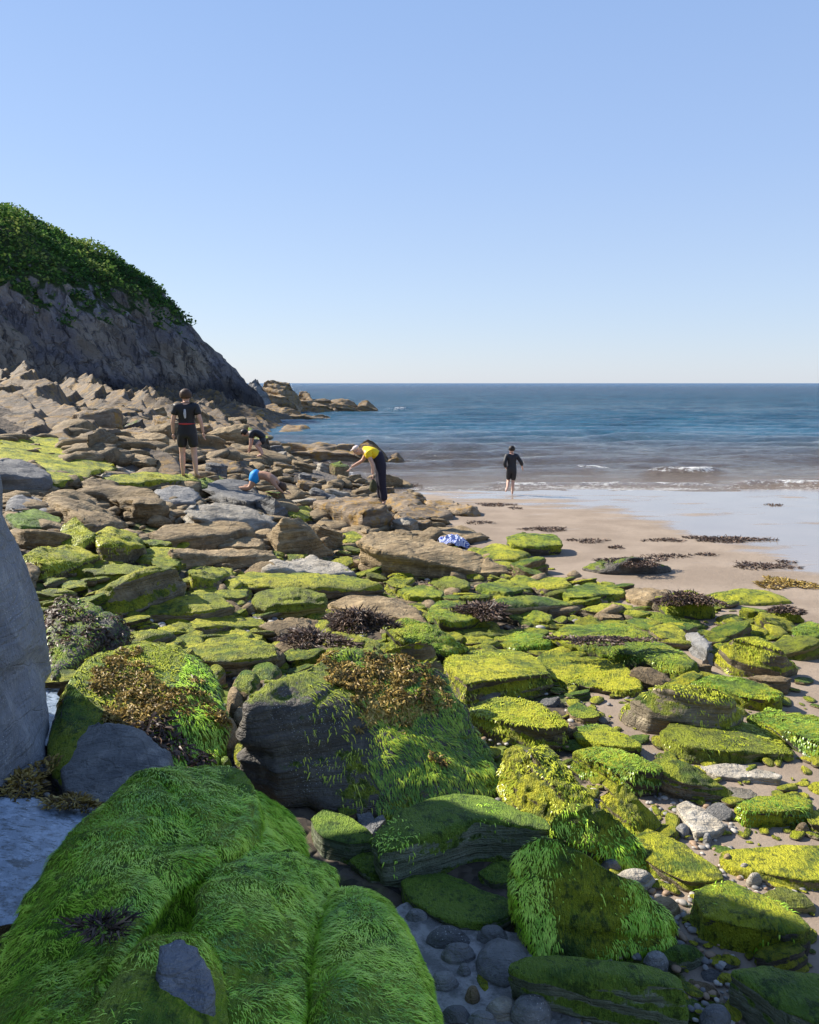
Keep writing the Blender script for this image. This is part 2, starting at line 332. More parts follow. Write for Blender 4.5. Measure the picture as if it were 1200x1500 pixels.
attr(gm, 'wet', st(Y.ravel() - wl, -3.2, 2.6)); attr(gm, 'rubble', rubble.ravel())
tag(link('beach_sand', gm, M['ground']), kind='structure')

r = np.concatenate([np.geomspace(17, 75, 900), np.geomspace(75.3, 9000, 340)])[:, None]
t = np.concatenate([np.linspace(-1.9, -0.62, 90), np.linspace(-0.615, 0.615, 760), np.linspace(0.62, 1.9, 90)])[None, :]
X = r * t; Y = r * np.ones_like(t)
dep = st(Y, 21, 30); zz = np.zeros_like(X); fo = np.zeros_like(X)
env = 0.5 + 0.5 * fbm(xyz(X * 0.10, Y * 0.14), 2, 3); env2 = 0.5 + 0.5 * fbm(xyz(X * 0.25, Y * 0.3), 2, 33)
ph = 3.0 * fbm(xyz(X * 0.16, Y * 0.10), 3, 8)
nearw = 1 - st(Y, 120, 400)
sw = np.sin(Y * 1.55 + ph * 2 + X * 0.05); zz += dep * nearw * 0.11 * env * (np.exp(sw * 1.1) - 1.2)
zz += dep * nearw * 0.05 * env2 * np.sin(Y * 3.3 + ph * 3 - X * 0.35)
zz += dep * nearw * 0.03 * fbm(xyz(X * 1.0, Y * 2.6), 3, 12) * 1.6
def breaker(px0, px1, py, hgt, wid, foam=1.0, bend=0.0):
    global zz, fo
    a = onz(px0, py, 0.05); b_ = onz(px1, py, 0.05); yc = (a.y + b_.y) / 2
    wob = 0.28 * fbm(xyz(X * 0.9, 0 * X), 3, 21) + bend * ((X - (a.x + b_.x) / 2)) ** 2
    e = st(X, a.x - 0.3, a.x + 0.7) * (1 - st(X, b_.x - 0.7, b_.x + 0.3)); d = Y - yc - wob
    zz += hgt * e * np.exp(-(d / wid) ** 2)
    e = e * (0.55 + 0.75 * np.clip(0.5 + fbm(xyz(X * 1.1, Y * 0.4), 3, 27), 0, 1)); fo = np.maximum(fo, foam * e * np.exp(-(np.minimum(d + wid * 0.4, 0) / (wid * 1.1)) ** 2) * np.exp(-(np.maximum(d + wid * 0.2, 0) / (wid * 0.7)) ** 2))
breaker(940, 1062, 690, 0.17, 0.22, .66); breaker(1066, 1290, 708, 0.13, 0.24, 0.62, 0.02); breaker(826, 900, 683, 0.12, 0.3, 0.7)
breaker(700, 1060, 707, 0.05, 0.3, 0.42); breaker(560, 610, 600, 0.2, 1.6, 0.42); breaker(1040, 1200, 668, 0.08, 0.4, 0.2); breaker(520, 590, 640, 0.1, 0.9, 0.3); breaker(620, 1300, 655, .10, .6, .12); breaker(700, 1200, 640, .12, .8, .1); breaker(560, 1000, 672, .07, .4, .15)
shore = G(X, Y)
fo = np.maximum(fo, (0.42 + .25 * fbm(xyz(X * 0.6, Y * 0.6), 3, 66)) * np.exp(-((shore + 0.006 + 0.02 * fbm(xyz(X * 0.5, Y * 0.5), 3, 6)) / 0.016) ** 2))
zz += 0.012 * (1 - dep) * fbm(xyz(X * 0.8, Y * 1.5), 3, 41)
sm = grid_mesh('sea', X, Y, zz); attr(sm, 'foam', fo.ravel())
tag(link('sea', sm, M['sea']), kind='structure')

# jagged dipping shelf of rock under the headland
X, Y = fan(11, 72, 700, -44, -2, 640)
base = G(X, Y)
u = X * 0.80 + Y * 0.42 + 1.2 * fbm(xyz(X * 0.22, Y * 0.22), 3, 14); v = -X * 0.45 + Y * 0.9
def saw(q): f = q - np.floor(q); return np.where(f < 0.86, f / 0.86, (1 - f) / 0.14)
jag = 0.95 * saw(u / 2.7 + 0.5 * fbm(xyz(v * 0.16, u * 0.1), 2, 4)) + 0.38 * saw(u / 1.05 + 0.8 * fbm(xyz(v * 0.4, u * 0.3), 2, 7)) + 0.16 * saw(v / 1.7 + 2 * fbm(xyz(u * 0.3, v * 0.3), 2, 17))
mod = 0.5 + 0.9 * (0.5 + 0.5 * fbm(xyz(X * 0.16, Y * 0.16), 3, 11))
left = st(-(X + 0.8 + 5.2 * st(Y, 17, 50)), 0.3, 4.5)
amp = left * st(Y, 12.5, 19) * (0.75 + 0.4 * st(Y, 25, 40)) * (0.6 + 0.4 * st(-X, 5, 14))
amp = np.maximum(amp, 0.0)
Z = base - 0.28 + amp * (jag * mod * 1.0 - 0.1) + 0.10 * amp * fbm(xyz(X * 2.5, Y * 2.5), 4, 30)
sh = grid_mesh('shelf', X, Y, Z)
M['shelf'] = rock_mat('rock_shelf_stone', (0.17, 0.12, 0.072), (0.06, 0.05, 0.04), (0.24, 0.18, 0.11), lichen=(0.30, 0.18, 0.05), scale=0.45)
tag(link('rock_shelf', sh, M['shelf']), kind='structure')

# ------------------------------------------------------------------ headland
A0 = np.array([-23.5, 44.0]); A1 = np.array([-12.0, 62.5]); dv = (A1 - A0) / np.linalg.norm(A1 - A0); nv = np.array([-dv[1], dv[0]])
X, Y = np.meshgrid(np.arange(-75, -9, 0.17), np.arange(34, 84, 0.17))
s = (X - A0[0]) * dv[0] + (Y - A0[1]) * dv[1]; d = (X - A0[0]) * nv[0] + (Y - A0[1]) * nv[1]
Pn = xyz(s * 0.16, d * 0.05)
d2 = d + 1.9 * fbm(xyz(s * 0.20, d * 0.06), 4, 3) + 0.5 * np.abs(fbm(xyz(s * 0.9 + d * 0.5, d * 0.3), 3, 5))
ridge = np.interp(X - 0.06 * (Y - 62), [-75, -31.6, -28, -24.8, -21.5, -19.8, -17.9, -16.3, -14.2, -12.8, -12.0, -11.2],
                  [21, 16.1, 15.2, 13.4, 11.9, 10.4, 8.0, 6.3, 4.2, 2.2, 0.6, -1.6])
ridge = ridge + 0.5 * fbm(xyz(X * 0.5, Y * 0.5), 4, 8)
cl = np.interp(d2, [-2, 0, 0.6, 2.2, 3.6, 5.4, 9.5, 30], [-2.0, 0.8, 2.4, 5.0, 7.0, 9.4, 12.6, 24.0])
hh = -np.logaddexp(-cl * 2.2, -ridge * 2.2) / 2.2
back = st(Y, 63 , 80) * 14; hh = hh - np.clip(back, 0, 40)
hd = grid_mesh('headland', X, Y, hh)
C = co_of(hd); Nn = no_of(hd)
ss = (C[:, 0] - A0[0]) * dv[0] + (C[:, 1] - A0[1]) * dv[1]
q = np.stack([ss * 0.7 + C[:, 2] * 0.35, C[:, 2] * 0.16, 0 * ss], -1)
str_ = fbm(q * 1.2, 4, 50); steep = 1 - st(Nn[:, 2], 0.5, 0.85)
wv = ss * 0.85 + C[:, 2] * 0.45 + 1.6 * fbm(C * 0.25, 3, 77)
C = C + Nn * ((0.5 * str_ + 0.85 * (saw(wv * 0.28) - .4) * (0.5 + 0.5 * vn(C * 0.3, 5)) + 0.42 * (saw(wv * 0.95 + vn(C * .6, 9)) - .4) + 0.28 * fbm(C * 1.3, 4, 60)) * steep)[:, None]
set_co(hd, C)
def headland_mat():
    b = N('headland_cliff'); pos = b.n('TexCoord').outputs['Object']; geo = b.n('NewGeometry').outputs['Normal']
    sp_ = b.n('SeparateXYZ'); b.set(sp_.inputs[0], pos); sn = b.n('SeparateXYZ'); b.set(sn.inputs[0], geo)
    dg = b.noise(b.mapping(pos, (2.2, 2.2, 0.5), (0, R(30), 0)), 1.1, 6, 0.75, 0.6); bg_ = b.noise(pos, 0.28, 5, 0.65); fi = b.noise(pos, 3.5, 5, 0.7)
    dc = b.n('VectorMath', operation='ADD'); b.set(dc.inputs[0], b.mapping(pos, (0.75, 0.75, 0.22), (0, R(30), 0))); nz_ = b.n('TexNoise'); b.set(nz_.inputs['Vector'], pos); b.set(nz_.inputs['Scale'], 1.1); b.set(nz_.inputs['Detail'], 5); b.set(dc.inputs[1], nz_.outputs['Color'])
    fs = b.mr(b.vor(dc.outputs[0], 1.0, 'DISTANCE_TO_EDGE').outputs['Distance'], 0.0, 0.09, 1, 0)
    cell = b.n('SeparateColor'); b.set(cell.inputs[0], b.vor(dc.outputs[0], 1.0).outputs['Color'])
    col = b.mix(b.mr(bg_, 0.38, 0.6), (0.44, 0.40, 0.43), (0.72, 0.57, 0.42)); col = b.mix(b.math('MULTIPLY', cell.outputs[0], 0.5), col, (0.12, 0.105, 0.11)); col = b.mix(b.mr(dg, 0.50, 0.62, 0, 0.8), col, (0.08, 0.07, 0.075))  # strata streaks and cells, darkened to stand in for shade between ledges
    col = b.mix(b.mr(fi, 0.55, 0.75, 0, 0.6), col, (0.5, 0.43, 0.38))
    col = b.mix(b.math('MULTIPLY', fs, 0.4), col, (0.04, 0.036, 0.04))
    wh = b.math('MULTIPLY', b.mr(b.noise(b.mapping(pos, (1.8, 1.8, 0.6), (0, R(28), 0)), 0.8, 5, 0.8), 0.60, 0.66), b.mr(sp_.outputs[2], 5, 7.5))
    col = b.mix(wh, col, (0.75, 0.72, 0.7))
    wet = b.mr(b.math('ADD', sp_.outputs[2], b.math('MULTIPLY', bg_, 3.0)), 3.6, 5.2, 1, 0); col = b.mix(b.math('MULTIPLY', wet, 0.75), col, (0.06, 0.055, 0.06))
    vg = b.math('ADD', b.math('MULTIPLY', sp_.outputs[2], 0.11), b.math('ADD', b.math('MULTIPLY', sn.outputs[2], 1.3), b.math('MULTIPLY', b.noise(pos, 0.5, 5, 0.7), 1.0)))
    vm = b.mr(vg, 2.05, 2.25); gc = b.mix(b.noise(pos, 1.4, 5, 0.7), (0.035, 0.075, 0.02), (0.11, 0.15, 0.045)); col = b.mix(vm, col, gc)
    return b.done(b.bsdf(col, 0.85, b.bump(b.math('ADD', b.math('ADD', dg, b.math('MULTIPLY', cell.outputs[1], 0.8)), b.math('SUBTRACT', b.math('MULTIPLY', fi, 0.9), b.math('MULTIPLY', fs, .5))), 1.0, 1.2), 0.3))
M['head'] = headland_mat()
tag(link('headland', hd, M['head']), kind='structure')

# ------------------------------------------------------------------ strands, leaves
def blades(name, P, Nrm, D, L, Wd, mat, parent, tone, lift=0.25, droop=0.5):
    """n bent ribbons: roots P, surface normals, directions D, lengths L, widths Wd (all arrays)"""
    n = len(P)
    side = np.cross(D, Nrm); side /= (np.linalg.norm(side, axis=1, keepdims=True) + 1e-9)
    a = P - Nrm * 0.004; m1 = P + D * (L * 0.45)[:, None] + Nrm * (L * lift)[:, None]; tp = P + D * L[:, None] + Nrm * (L * lift * droop)[:, None]
    w_ = (Wd / 2)[:, None]
    V = np.stack([a - side * w_, a + side * w_, m1 + side * w_, m1 - side * w_, tp], 1).reshape(-1, 3)
    i = (np.arange(n) * 5)[:, None]
    tris = np.concatenate([i + [0, 1, 2], i + [0, 2, 3], i + [3, 2, 4]], 1).reshape(-1, 3)
    me = np_mesh(name, V, tris, True); attr(me, 'tone', np.repeat(np.clip(tone, 0, 1), 5))
    return link(name, me, mat, parent)
def sample(me, n, seed=0):
    rs = np.random.RandomState(seed); me.calc_loop_triangles(); nt_ = len(me.loop_triangles)
    T = np.empty(nt_ * 3, np.int32); me.loop_triangles.foreach_get('vertices', T); T = T.reshape(-1, 3)
    V = co_of(me); NN = no_of(me); a, b_, c = V[T[:, 0]], V[T[:, 1]], V[T[:, 2]]
    ar = np.linalg.norm(np.cross(b_ - a, c - a), axis=1); k = rs.choice(nt_, n, p=ar / ar.sum())
    u1 = np.sqrt(rs.rand(n))[:, None]; u2 = rs.rand(n)[:, None]
    P = a[k] * (1 - u1) + b_[k] * (u1 * (1 - u2)) + c[k] * (u1 * u2); Q = NN[T[k, 0]] * (1 - u1) + NN[T[k, 1]] * (u1 * (1 - u2)) + NN[T[k, 2]] * (u1 * u2)
    Q /= (np.linalg.norm(Q, axis=1, keepdims=True) + 1e-9); return P, Q, ar.sum() / 2
def fuzz(rock, dens, L=0.05, Wd=0.005, mat='fuzz', nz=-0.1, cover=0.75, seed=1, name='algae_strands', maxn=60000, test=None):
    _, _, area = sample(rock.data, 10, 1); n = int(min(maxn, area * dens)); rs = np.random.RandomState(seed)
    P, Q, _ = sample(rock.data, n, seed)
    nn = 0.5 + 0.5 * fbm(P * 3.2 + 5 * seed, 4, 2) ; k = (Q[:, 2] > nz + 0.15 * rs.randn(len(P))) & (nn < 0.28 + cover * 0.5 + 0.05 * rs.randn(len(P)))
    if test is not None: k &= test(P + np.array(rock.location))
    P, Q, nn = P[k], Q[k], nn[k]; n = len(P)
    if n < 5: return
    g = np.array([0.12, -0.25, -1.0]); D = g - Q * (Q @ g)[:, None]
    fl = 0.8 * np.stack([fbm(P * 7, 3, 61), fbm(P * 7, 3, 71), fbm(P * 7, 3, 81)], -1)
    D = D + fl + 0.16 * rs.randn(n, 3); D = D - Q * np.sum(D * Q, 1)[:, None]; D /= (np.linalg.norm(D, axis=1, keepdims=True) + 1e-9)
    lock = fbm(P * 22, 2, 91); P = P + Q * (np.clip(lock + .1, -.2, 1) * .010)[:, None]
    tone = 0.62 + 0.75 * fbm(P * 3.5, 4, 33) + 0.55 * lock + 0.16 * rs.randn(n)
    return blades(name, P, Q, D, L * (0.5 + rs.rand(n)), Wd * (0.6 + 0.8 * rs.rand(n)), M[mat], rock, tone, 0.10 + 0.16 * 0.03)
def weed(rock, n, test, L=0.05, Wd=0.014, mat='wrack', seed=5, name='seaweed', pile=0.05, nz=-0.3):
    rs = np.random.RandomState(seed); P, Q, _ = sample(rock.data, n * 8, seed)
    Wp = P + np.array(rock.location); k = test(Wp, rs.rand(len(P))) & (Q[:, 2] > nz); P, Q = P[k][:n], Q[k][:n]; n = len(P)
    if n < 5: return
    clump = np.clip(fbm(P * 11, 3, 7) + 0.35, 0, 1); P = P + Q * (clump * pile * rs.rand(n))[:, None]
    D = rs.randn(n, 3) * 0.8 + np.array([0, -0.1, -0.7]); D = D - Q * np.sum(D * Q, 1)[:, None] * 0.75; D /= np.linalg.norm(D, axis=1, keepdims=True)
    Qr = Q + 0.7 * rs.randn(n, 3); Qr /= np.linalg.norm(Qr, axis=1, keepdims=True)
    tone = 0.4 + 0.5 * fbm(P * 7, 3, 3) + 0.22 * rs.randn(n)
    return blades(name, P, Qr, D, L * (0.5 + rs.rand(n)), Wd * (0.6 + 0.8 * rs.rand(n)), M[mat], rock, tone, 0.25, 0.2)

# shrubs on the headland: leaf sprays following the green top
P, Q, _ = sample(hd, 260000, 4)
vgs = P[:, 2] * 0.11 + Q[:, 2] * 1.3 + 0.5 + 0.5 * fbm(P * 0.5, 4, 70)
k = (vgs > 2.22) & (P[:, 1] < 78) & (P[:, 0] > -48) & (P[:, 2] > 6.3); P, Q = P[k][:60000], Q[k][:60000]; n = len(P); rs = np.random.RandomState(2)
cl_ = np.clip(fbm(P * 0.55, 3, 12) * 1.5 + 0.3, 0, 1); P = P + np.stack([0 * cl_, 0 * cl_, cl_ * 0.7 * rs.rand(n) ** 0.6], -1) + 0.1 * rs.randn(n, 3)
D = rs.randn(n, 3); D[:, 2] = np.abs(D[:, 2]) * 0.3; D /= np.linalg.norm(D, axis=1, keepdims=True); Qr = rs.randn(n, 3) + [0, 0, 1.0]; Qr /= np.linalg.norm(Qr, axis=1, keepdims=True)
sh_o = blades('hillside_scrub', P, Qr, D, 0.12 + 0.18 * rs.rand(n), 0.09 + 0.11 * rs.rand(n), M['leaf'], None, 0.42 + 0.9 * fbm(P * 0.45, 3, 5) + 0.25 * rs.randn(n))
tag(sh_o, 'dense dark green scrub covering the top of the headland', 'scrub', kind='stuff')

# ------------------------------------------------------------------ boulders
def rock_mesh(pts, zb, dome=0.12, res=34, smooth=3, disp=0.06, layer=0.05, flare=1.0, seed=0, under=0.09, jit=0.08, hull=False):
    """pts: outline of the top, (x, y, z) local; zb: depth of the buried foot. Returns a closed boulder mesh."""
    rs = random.Random(seed); c = Vector((sum(p[0] for p in pts) / len(pts), sum(p[1] for p in pts) / len(pts), sum(p[2] for p in pts) / len(pts)))
    size = max(max(p[i] for p in pts) - min(p[i] for p in pts) for i in (0, 1))
    ring = []
    for i, p in enumerate(pts):
        p = Vector(p); q_ = Vector(pts[(i + 1) % len(pts)]); ring.append(p)
        m = (p + q_) / 2; ring.append(m + (m - c) * (0.04 + rs.uniform(-jit, jit)))
    hmax = max(p.z for p in ring) - zb
    V = [c + Vector((0, 0, dome * hmax))]
    for sc_, dz in ((0.6, dome * hmax * 0.8), (1.0, 0.0)):
        for p in ring:
            q_ = c + (p - c) * sc_; V.append(Vector((q_.x, q_.y, q_.z + dz)))
    n = len(ring)
    for p in ring:
        q_ = c + (p - c) * flare; V.append(Vector((q_.x, q_.y, zb + (p.z - zb) * 0.45)))
    for p in ring:
        q_ = c + (p - c) * (flare - under); V.append(Vector((q_.x, q_.y, zb)))
    bm = bmesh.new(); vs = [bm.verts.new(v_) for v_ in (V if not hull else ring + V[1 + 2 * n:])]
    if hull:
        rr = bmesh.ops.convex_hull(bm, input=bm.verts[:]); bmesh.ops.delete(bm, geom=list({g_ for g_ in rr['geom_interior'] + rr['geom_unused'] if isinstance(g_, bmesh.types.BMVert)}), context='VERTS')
    for i in range(n if not hull else 0):
        j = (i + 1) % n; bm.faces.new((vs[0], vs[1 + i], vs[1 + j]))
        for k_ in range(3): bm.faces.new((vs[1 + k_ * n + i], vs[1 + (k_ + 1) * n + i], vs[1 + (k_ + 1) * n + j], vs[1 + k_ * n + j]))
    if not hull: bm.faces.new([vs[1 + 3 * n + i] for i in reversed(range(n))])
    bmesh.ops.triangulate(bm, faces=bm.faces[:]); bmesh.ops.recalc_face_normals(bm, faces=bm.faces[:])
    me = bpy.data.meshes.new('r'); bm.to_mesh(me); bm.free()
    vox = max(size, hmax) / res
    me2 = baked(me, [('REMESH', dict(mode='VOXEL', voxel_size=vox)), ('SMOOTH', dict(factor=0.5, iterations=smooth))])
    C = co_of(me2)
    if len(C) < 20: return me
    Nn = no_of(me2); sd_ = seed * 3.77
    Pn = C / size; a = fbm(Pn * 2.2 + sd_, 3, 1) * 0.9 + 0.45 * np.abs(fbm(Pn * 5 + sd_, 3, 2)) - 0.2
    side = 1 - st(np.abs(Nn[:, 2]), 0.35, 0.9)
    dip = C @ np.array([0.12, -0.18, 1.0]); lz = dip / max(layer, 0.01)
    led = vn(np.stack([lz + sd_, 0.7 * C[:, 0] / size, 0.7 * C[:, 1] / size], -1), 5) + 0.5 * vn(np.stack([lz * 2.7, 1.5 * C[:, 0] / size, sd_ + 0 * lz], -1), 6)
    top = fbm(np.stack([Pn[:, 0] * 2 + Pn[:, 1], (Pn[:, 1] * 2.2 - Pn[:, 0]) * 4.5, sd_ + 0 * lz], -1), 4, 8)
    D_ = size * disp * a + size * disp * 0.75 * led * side + size * disp * 0.45 * top * (1 - side) - size * disp * 0.5 * np.clip(np.abs(fbm(Pn * 3.1 + sd_ + 9, 2, 12)) * -6 + .45, 0, 1) + 0.03 * disp * 8 * size * 0.25 * fbm(Pn * 22 + sd_, 3, 4)
    C = C + Nn * D_[:, None]; set_co(me2, C)
    me2.polygons.foreach_set('use_smooth', np.ones(len(me2.polygons), bool))
    return me2

FOOT = []
ROCKS = {}
def rock(key, label, mat, poly, F=None, h=None, group=None, name='boulder', cat='rock', cy_tilt=False, **kw):
    """poly in photo pixels (px, py[, height above the beach in m]); F = visible front height in px, or h = height in m."""
    if F is not None:
        h = 0.2
        for _ in range(8):
            dd = [ong(p[0], p[1], h).y for p in poly]; h = min(0.5 * h + 0.5 * F * (1.4 if cy_tilt else 1.1) * min(dd) / F_PX, 0.9)
    mcy0_ = sum(p[1] for p in poly) / len(poly); q0_ = sum(ord(c_) * (i + 3) for i, c_ in enumerate(key)) % 997; ta_ = q0_ * 1.7; tl_ = 0.42 if cy_tilt else (0.28 if mcy0_ < 1150 else .06); mcx_ = sum(p[0] for p in poly) / len(poly); mcy_ = sum(p[1] for p in poly) / len(poly)
    W = []
    for p in poly:
        hh_ = p[2] if len(p) > 2 else h * (1 + (.14 * math.sin(q0_ + 5 * p[0]) if cy_tilt else 0)) * (1 + tl_ * math.cos(math.atan2(p[1] - mcy_, p[0] - mcx_) - ta_))
        v_ = ong(p[0], p[1], hh_); W.append(v_)
    cx = sum(v_.x for v_ in W) / len(W); cy = sum(v_.y for v_ in W) / len(W); gz = float(G(cx, cy))
    pts = [(v_.x - cx, v_.y - cy, v_.z - gz) for v_ in W]
    sd_ = abs(hash(key)) % 997 if False else sum(ord(c_) * (i + 3) for i, c_ in enumerate(key)) % 997
    size = max(max(p[i] for p in pts) - min(p[i] for p in pts) for i in (0, 1))
    kw.setdefault('layer', 0.045 + 0.02 * (sd_ % 3)); kw.setdefault('res', 30 if cy > 7 else 46)
    if F is not None and mcy0_ < 1240 and not key.startswith('cob') and key not in ('oval', 'ledge', 'ledge2', 'm75', 'm82'): kw.setdefault('hull', True); kw['dome'] = min(kw.get('dome', 0), .05)
    if len(poly[0]) > 2 and not key.startswith('fg') and key not in ('towelrock', 'kelp1', 'log'): kw['hull'] = True; kw.setdefault('smooth', 3)
    me = rock_mesh(pts, -0.14 - 0.03 * size, seed=sd_, **kw)
    o = link(name, me, M[mat], None, (cx, cy, gz)); tag(o, label, cat, group, 'thing')
    FOOT.append((cx, cy, size * 0.42)); ROCKS[key] = o
    return o

SM = dict(smooth=7, layer=0.2)
# --- foreground, in the shade
rock('fgA', 'huge hump of long combed green algae filling the bottom left corner beside the tide pool', 'fg',
     [(-60, 1480, .34), (15, 1345, .38), (100, 1240, .46), (180, 1165, .52), (255, 1136, .50), (330, 1142, .44), (352, 1190, .46), (322, 1250, .50), (250, 1300, .50), (205, 1350, .52), (165, 1430, .56), (140, 1560, .60), (40, 1640, .55)],
     dome=.05, flare=1.14, disp=.06, res=70, smooth=5, layer=.3)
rock('fgF', 'sunken green algae saddle between the huge hump and the round dome', 'fg',
     [(215, 1345, .28), (260, 1290, .30), (330, 1245, .28), (365, 1265, .26), (330, 1340, .28), (285, 1400, .34), (225, 1410, .36)], dome=.0, flare=1.2, disp=.05, res=40, smooth=6, layer=.3)
rock('fgA2', 'low green algae shoulder between the huge hump and the small gully of grey stones', 'fg',
     [(340, 1150, .38), (380, 1160, .32), (428, 1192, .22), (448, 1235, .18), (400, 1262, .34), (340, 1262, .42), (320, 1200, .44)], dome=.05, flare=1.12, disp=.03, smooth=8, layer=.3)
rock('fgB', 'round green algae dome in the middle of the foreground, right of the huge hump', 'fg',
     [(300, 1270, .50), (360, 1238, .48), (430, 1228, .42), (490, 1258, .32), (503, 1300, .26), (480, 1370, .34), (465, 1450, .42), (430, 1560, .5), (330, 1600, .5), (290, 1470, .52), (280, 1360, .52)],
     dome=.07, flare=1.08, disp=.05, res=58, smooth=6, layer=.3)
rock('fgC', 'smooth bright green algae hump at the bottom edge beside the grey silt gully', 'fg',
     [(478, 1320, .34), (520, 1297, .36), (570, 1318, .32), (615, 1390, .30), (640, 1470, .32), (660, 1570, .34), (560, 1640, .45), (450, 1580, .5), (455, 1450, .46)],
     dome=.14, flare=1.14, disp=.022, res=54, smooth=10, layer=.3)
rock('fgD', 'lower green algae hump with a split dark stone edge at the bottom of the picture', 'fg',
     [(190, 1392, .66), (235, 1362, .66), (300, 1360, .64), (330, 1400, .58), (345, 1480, .56), (330, 1600, .56), (150, 1640, .68), (120, 1500, .68)],
     dome=.05, flare=1.10, disp=.05, res=50, smooth=6, layer=.12)
rock('fgE', 'split grey slate fin poking out of the green algae at the bottom of the picture', 'wall',
     [(228, 1378, .76), (262, 1366, .77), (292, 1376, .75), (312, 1412, .71), (318, 1470, .66), (270, 1500, .62), (222, 1470, .66)], dome=.02, flare=1.05, disp=.06, layer=.03, smooth=3, res=40)
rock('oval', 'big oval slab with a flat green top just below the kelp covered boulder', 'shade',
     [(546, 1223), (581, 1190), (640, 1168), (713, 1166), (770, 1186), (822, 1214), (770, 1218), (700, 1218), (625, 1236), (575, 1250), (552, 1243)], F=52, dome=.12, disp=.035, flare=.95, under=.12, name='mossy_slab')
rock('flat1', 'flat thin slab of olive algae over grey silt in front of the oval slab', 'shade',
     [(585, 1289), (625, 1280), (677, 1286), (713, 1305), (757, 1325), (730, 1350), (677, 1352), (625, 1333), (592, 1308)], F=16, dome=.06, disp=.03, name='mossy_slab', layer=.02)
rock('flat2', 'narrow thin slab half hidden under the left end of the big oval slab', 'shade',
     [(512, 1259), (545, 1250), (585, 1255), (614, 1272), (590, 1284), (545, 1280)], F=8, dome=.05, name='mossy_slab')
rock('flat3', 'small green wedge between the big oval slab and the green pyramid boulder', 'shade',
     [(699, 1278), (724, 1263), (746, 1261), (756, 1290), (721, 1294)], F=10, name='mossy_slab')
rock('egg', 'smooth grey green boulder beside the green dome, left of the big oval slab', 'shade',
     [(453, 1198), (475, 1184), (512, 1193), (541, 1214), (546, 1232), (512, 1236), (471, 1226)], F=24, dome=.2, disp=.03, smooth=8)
rock('eggs', 'small round olive stone resting on top of the smooth grey green boulder', 'tanmoss',
     [(494, 1178), (506, 1172), (522, 1177), (524, 1190), (508, 1196), (496, 1190)], F=14, dome=.25, smooth=8, name='stone')
rock('eggw', 'small grey wedge stone leaning at the left tip of the big oval slab', 'grey',
     [(522, 1182), (536, 1184), (552, 1208), (546, 1220), (530, 1206)], F=8, name='stone')
rock('eggv', 'pale blue grey flake standing at the left tip of the big oval slab', 'grey',
     [(545, 1202), (560, 1192), (566, 1200), (552, 1214)], F=8, name='stone')
rock('pyr', 'big pyramid shaped green boulder with combed algae right of the flat thin slab', 'green',
     [(750, 1246, .34), (786, 1218, .40), (817, 1224, .40), (893, 1269, .32), (955, 1306, .20), (992, 1350, .05), (982, 1385, .02), (880, 1402, .02), (790, 1404, .02), (765, 1340, .14)],
     dome=.16, flare=1.03, disp=.04, name='mossy_boulder', smooth=5)
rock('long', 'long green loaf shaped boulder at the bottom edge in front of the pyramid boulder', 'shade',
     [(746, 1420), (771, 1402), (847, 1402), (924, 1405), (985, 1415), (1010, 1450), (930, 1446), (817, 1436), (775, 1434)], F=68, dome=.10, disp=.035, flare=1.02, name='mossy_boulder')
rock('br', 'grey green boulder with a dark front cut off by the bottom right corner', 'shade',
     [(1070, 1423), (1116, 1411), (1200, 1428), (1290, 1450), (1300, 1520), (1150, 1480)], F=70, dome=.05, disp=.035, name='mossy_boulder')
rock('dk', 'rounded dark green boulder on the shadow edge at the right, beside pebbles', 'green',
     [(1014, 1318), (1031, 1295), (1066, 1287), (1123, 1312), (1162, 1332), (1192, 1362), (1150, 1368), (1080, 1358), (1030, 1344)], F=42, dome=.12, disp=.04, name='mossy_boulder')
rock('lit1', 'sunlit yellow green block lying tilted just above the shadow edge', 'bright',
     [(924, 1231), (947, 1212), (985, 1223), (1039, 1260), (1062, 1285), (1016, 1292), (978, 1280), (938, 1256)], F=20, dome=.10, disp=.04, name='mossy_slab')
rock('lit2', 'broad yellow green slab crossing the right edge of the picture', 'bright',
     [(1052, 1248), (1085, 1236), (1210, 1232), (1290, 1240), (1290, 1290), (1190, 1292), (1142, 1284), (1073, 1268)], F=16, dome=.06, disp=.025, name='mossy_slab')
rock('ol', 'low olive stone in front of the broad yellow green slab', 'olive',
     [(1112, 1310), (1139, 1298), (1177, 1310), (1194, 1325), (1165, 1330), (1125, 1324)], F=10, dome=.15, name='mossy_boulder')
rock('white', 'white angular stone standing clear on the sand', 'pale',
     [(991, 1179), (1008, 1172), (1043, 1193), (1064, 1208), (1050, 1218), (1020, 1220), (1001, 1197)], F=12, dome=.06, disp=.05, name='white_stone', smooth=2, cat='stone')
rock('mr1', 'rounded mossy rock with shaggy green sides alone on the sand at the right', 'green',
     [(1077, 1178), (1108, 1164), (1162, 1161), (1192, 1172), (1186, 1186), (1146, 1189), (1093, 1188)], F=24, dome=.18, disp=.04, name='mossy_boulder')
rock('mr2', 'small yellow green rock cut by the right edge beside the shaggy mossy rock', 'bright',
     [(1176, 1192), (1205, 1180), (1240, 1190), (1240, 1212), (1190, 1206)], F=12, dome=.15, name='mossy_boulder')
rock('ps1', 'flat pale slab lying on the sand beside the brown log shaped rock', 'pale',
     [(1020, 1122), (1072, 1116), (1138, 1131), (1142, 1140), (1090, 1137), (1050, 1136)], F=9, dome=.04, disp=.03, name='pale_slab', layer=.02)
rock('log', 'brown log shaped rock with a mossy back pointing down onto the sand', 'half',
     [(950, 1116, .16), (980, 1108, .18), (1024, 1124, .15), (1078, 1160, .04), (1068, 1170, .02), (1009, 1150, .10), (972, 1138, .12)], dome=.12, disp=.05, layer=.02, name='long_rock')
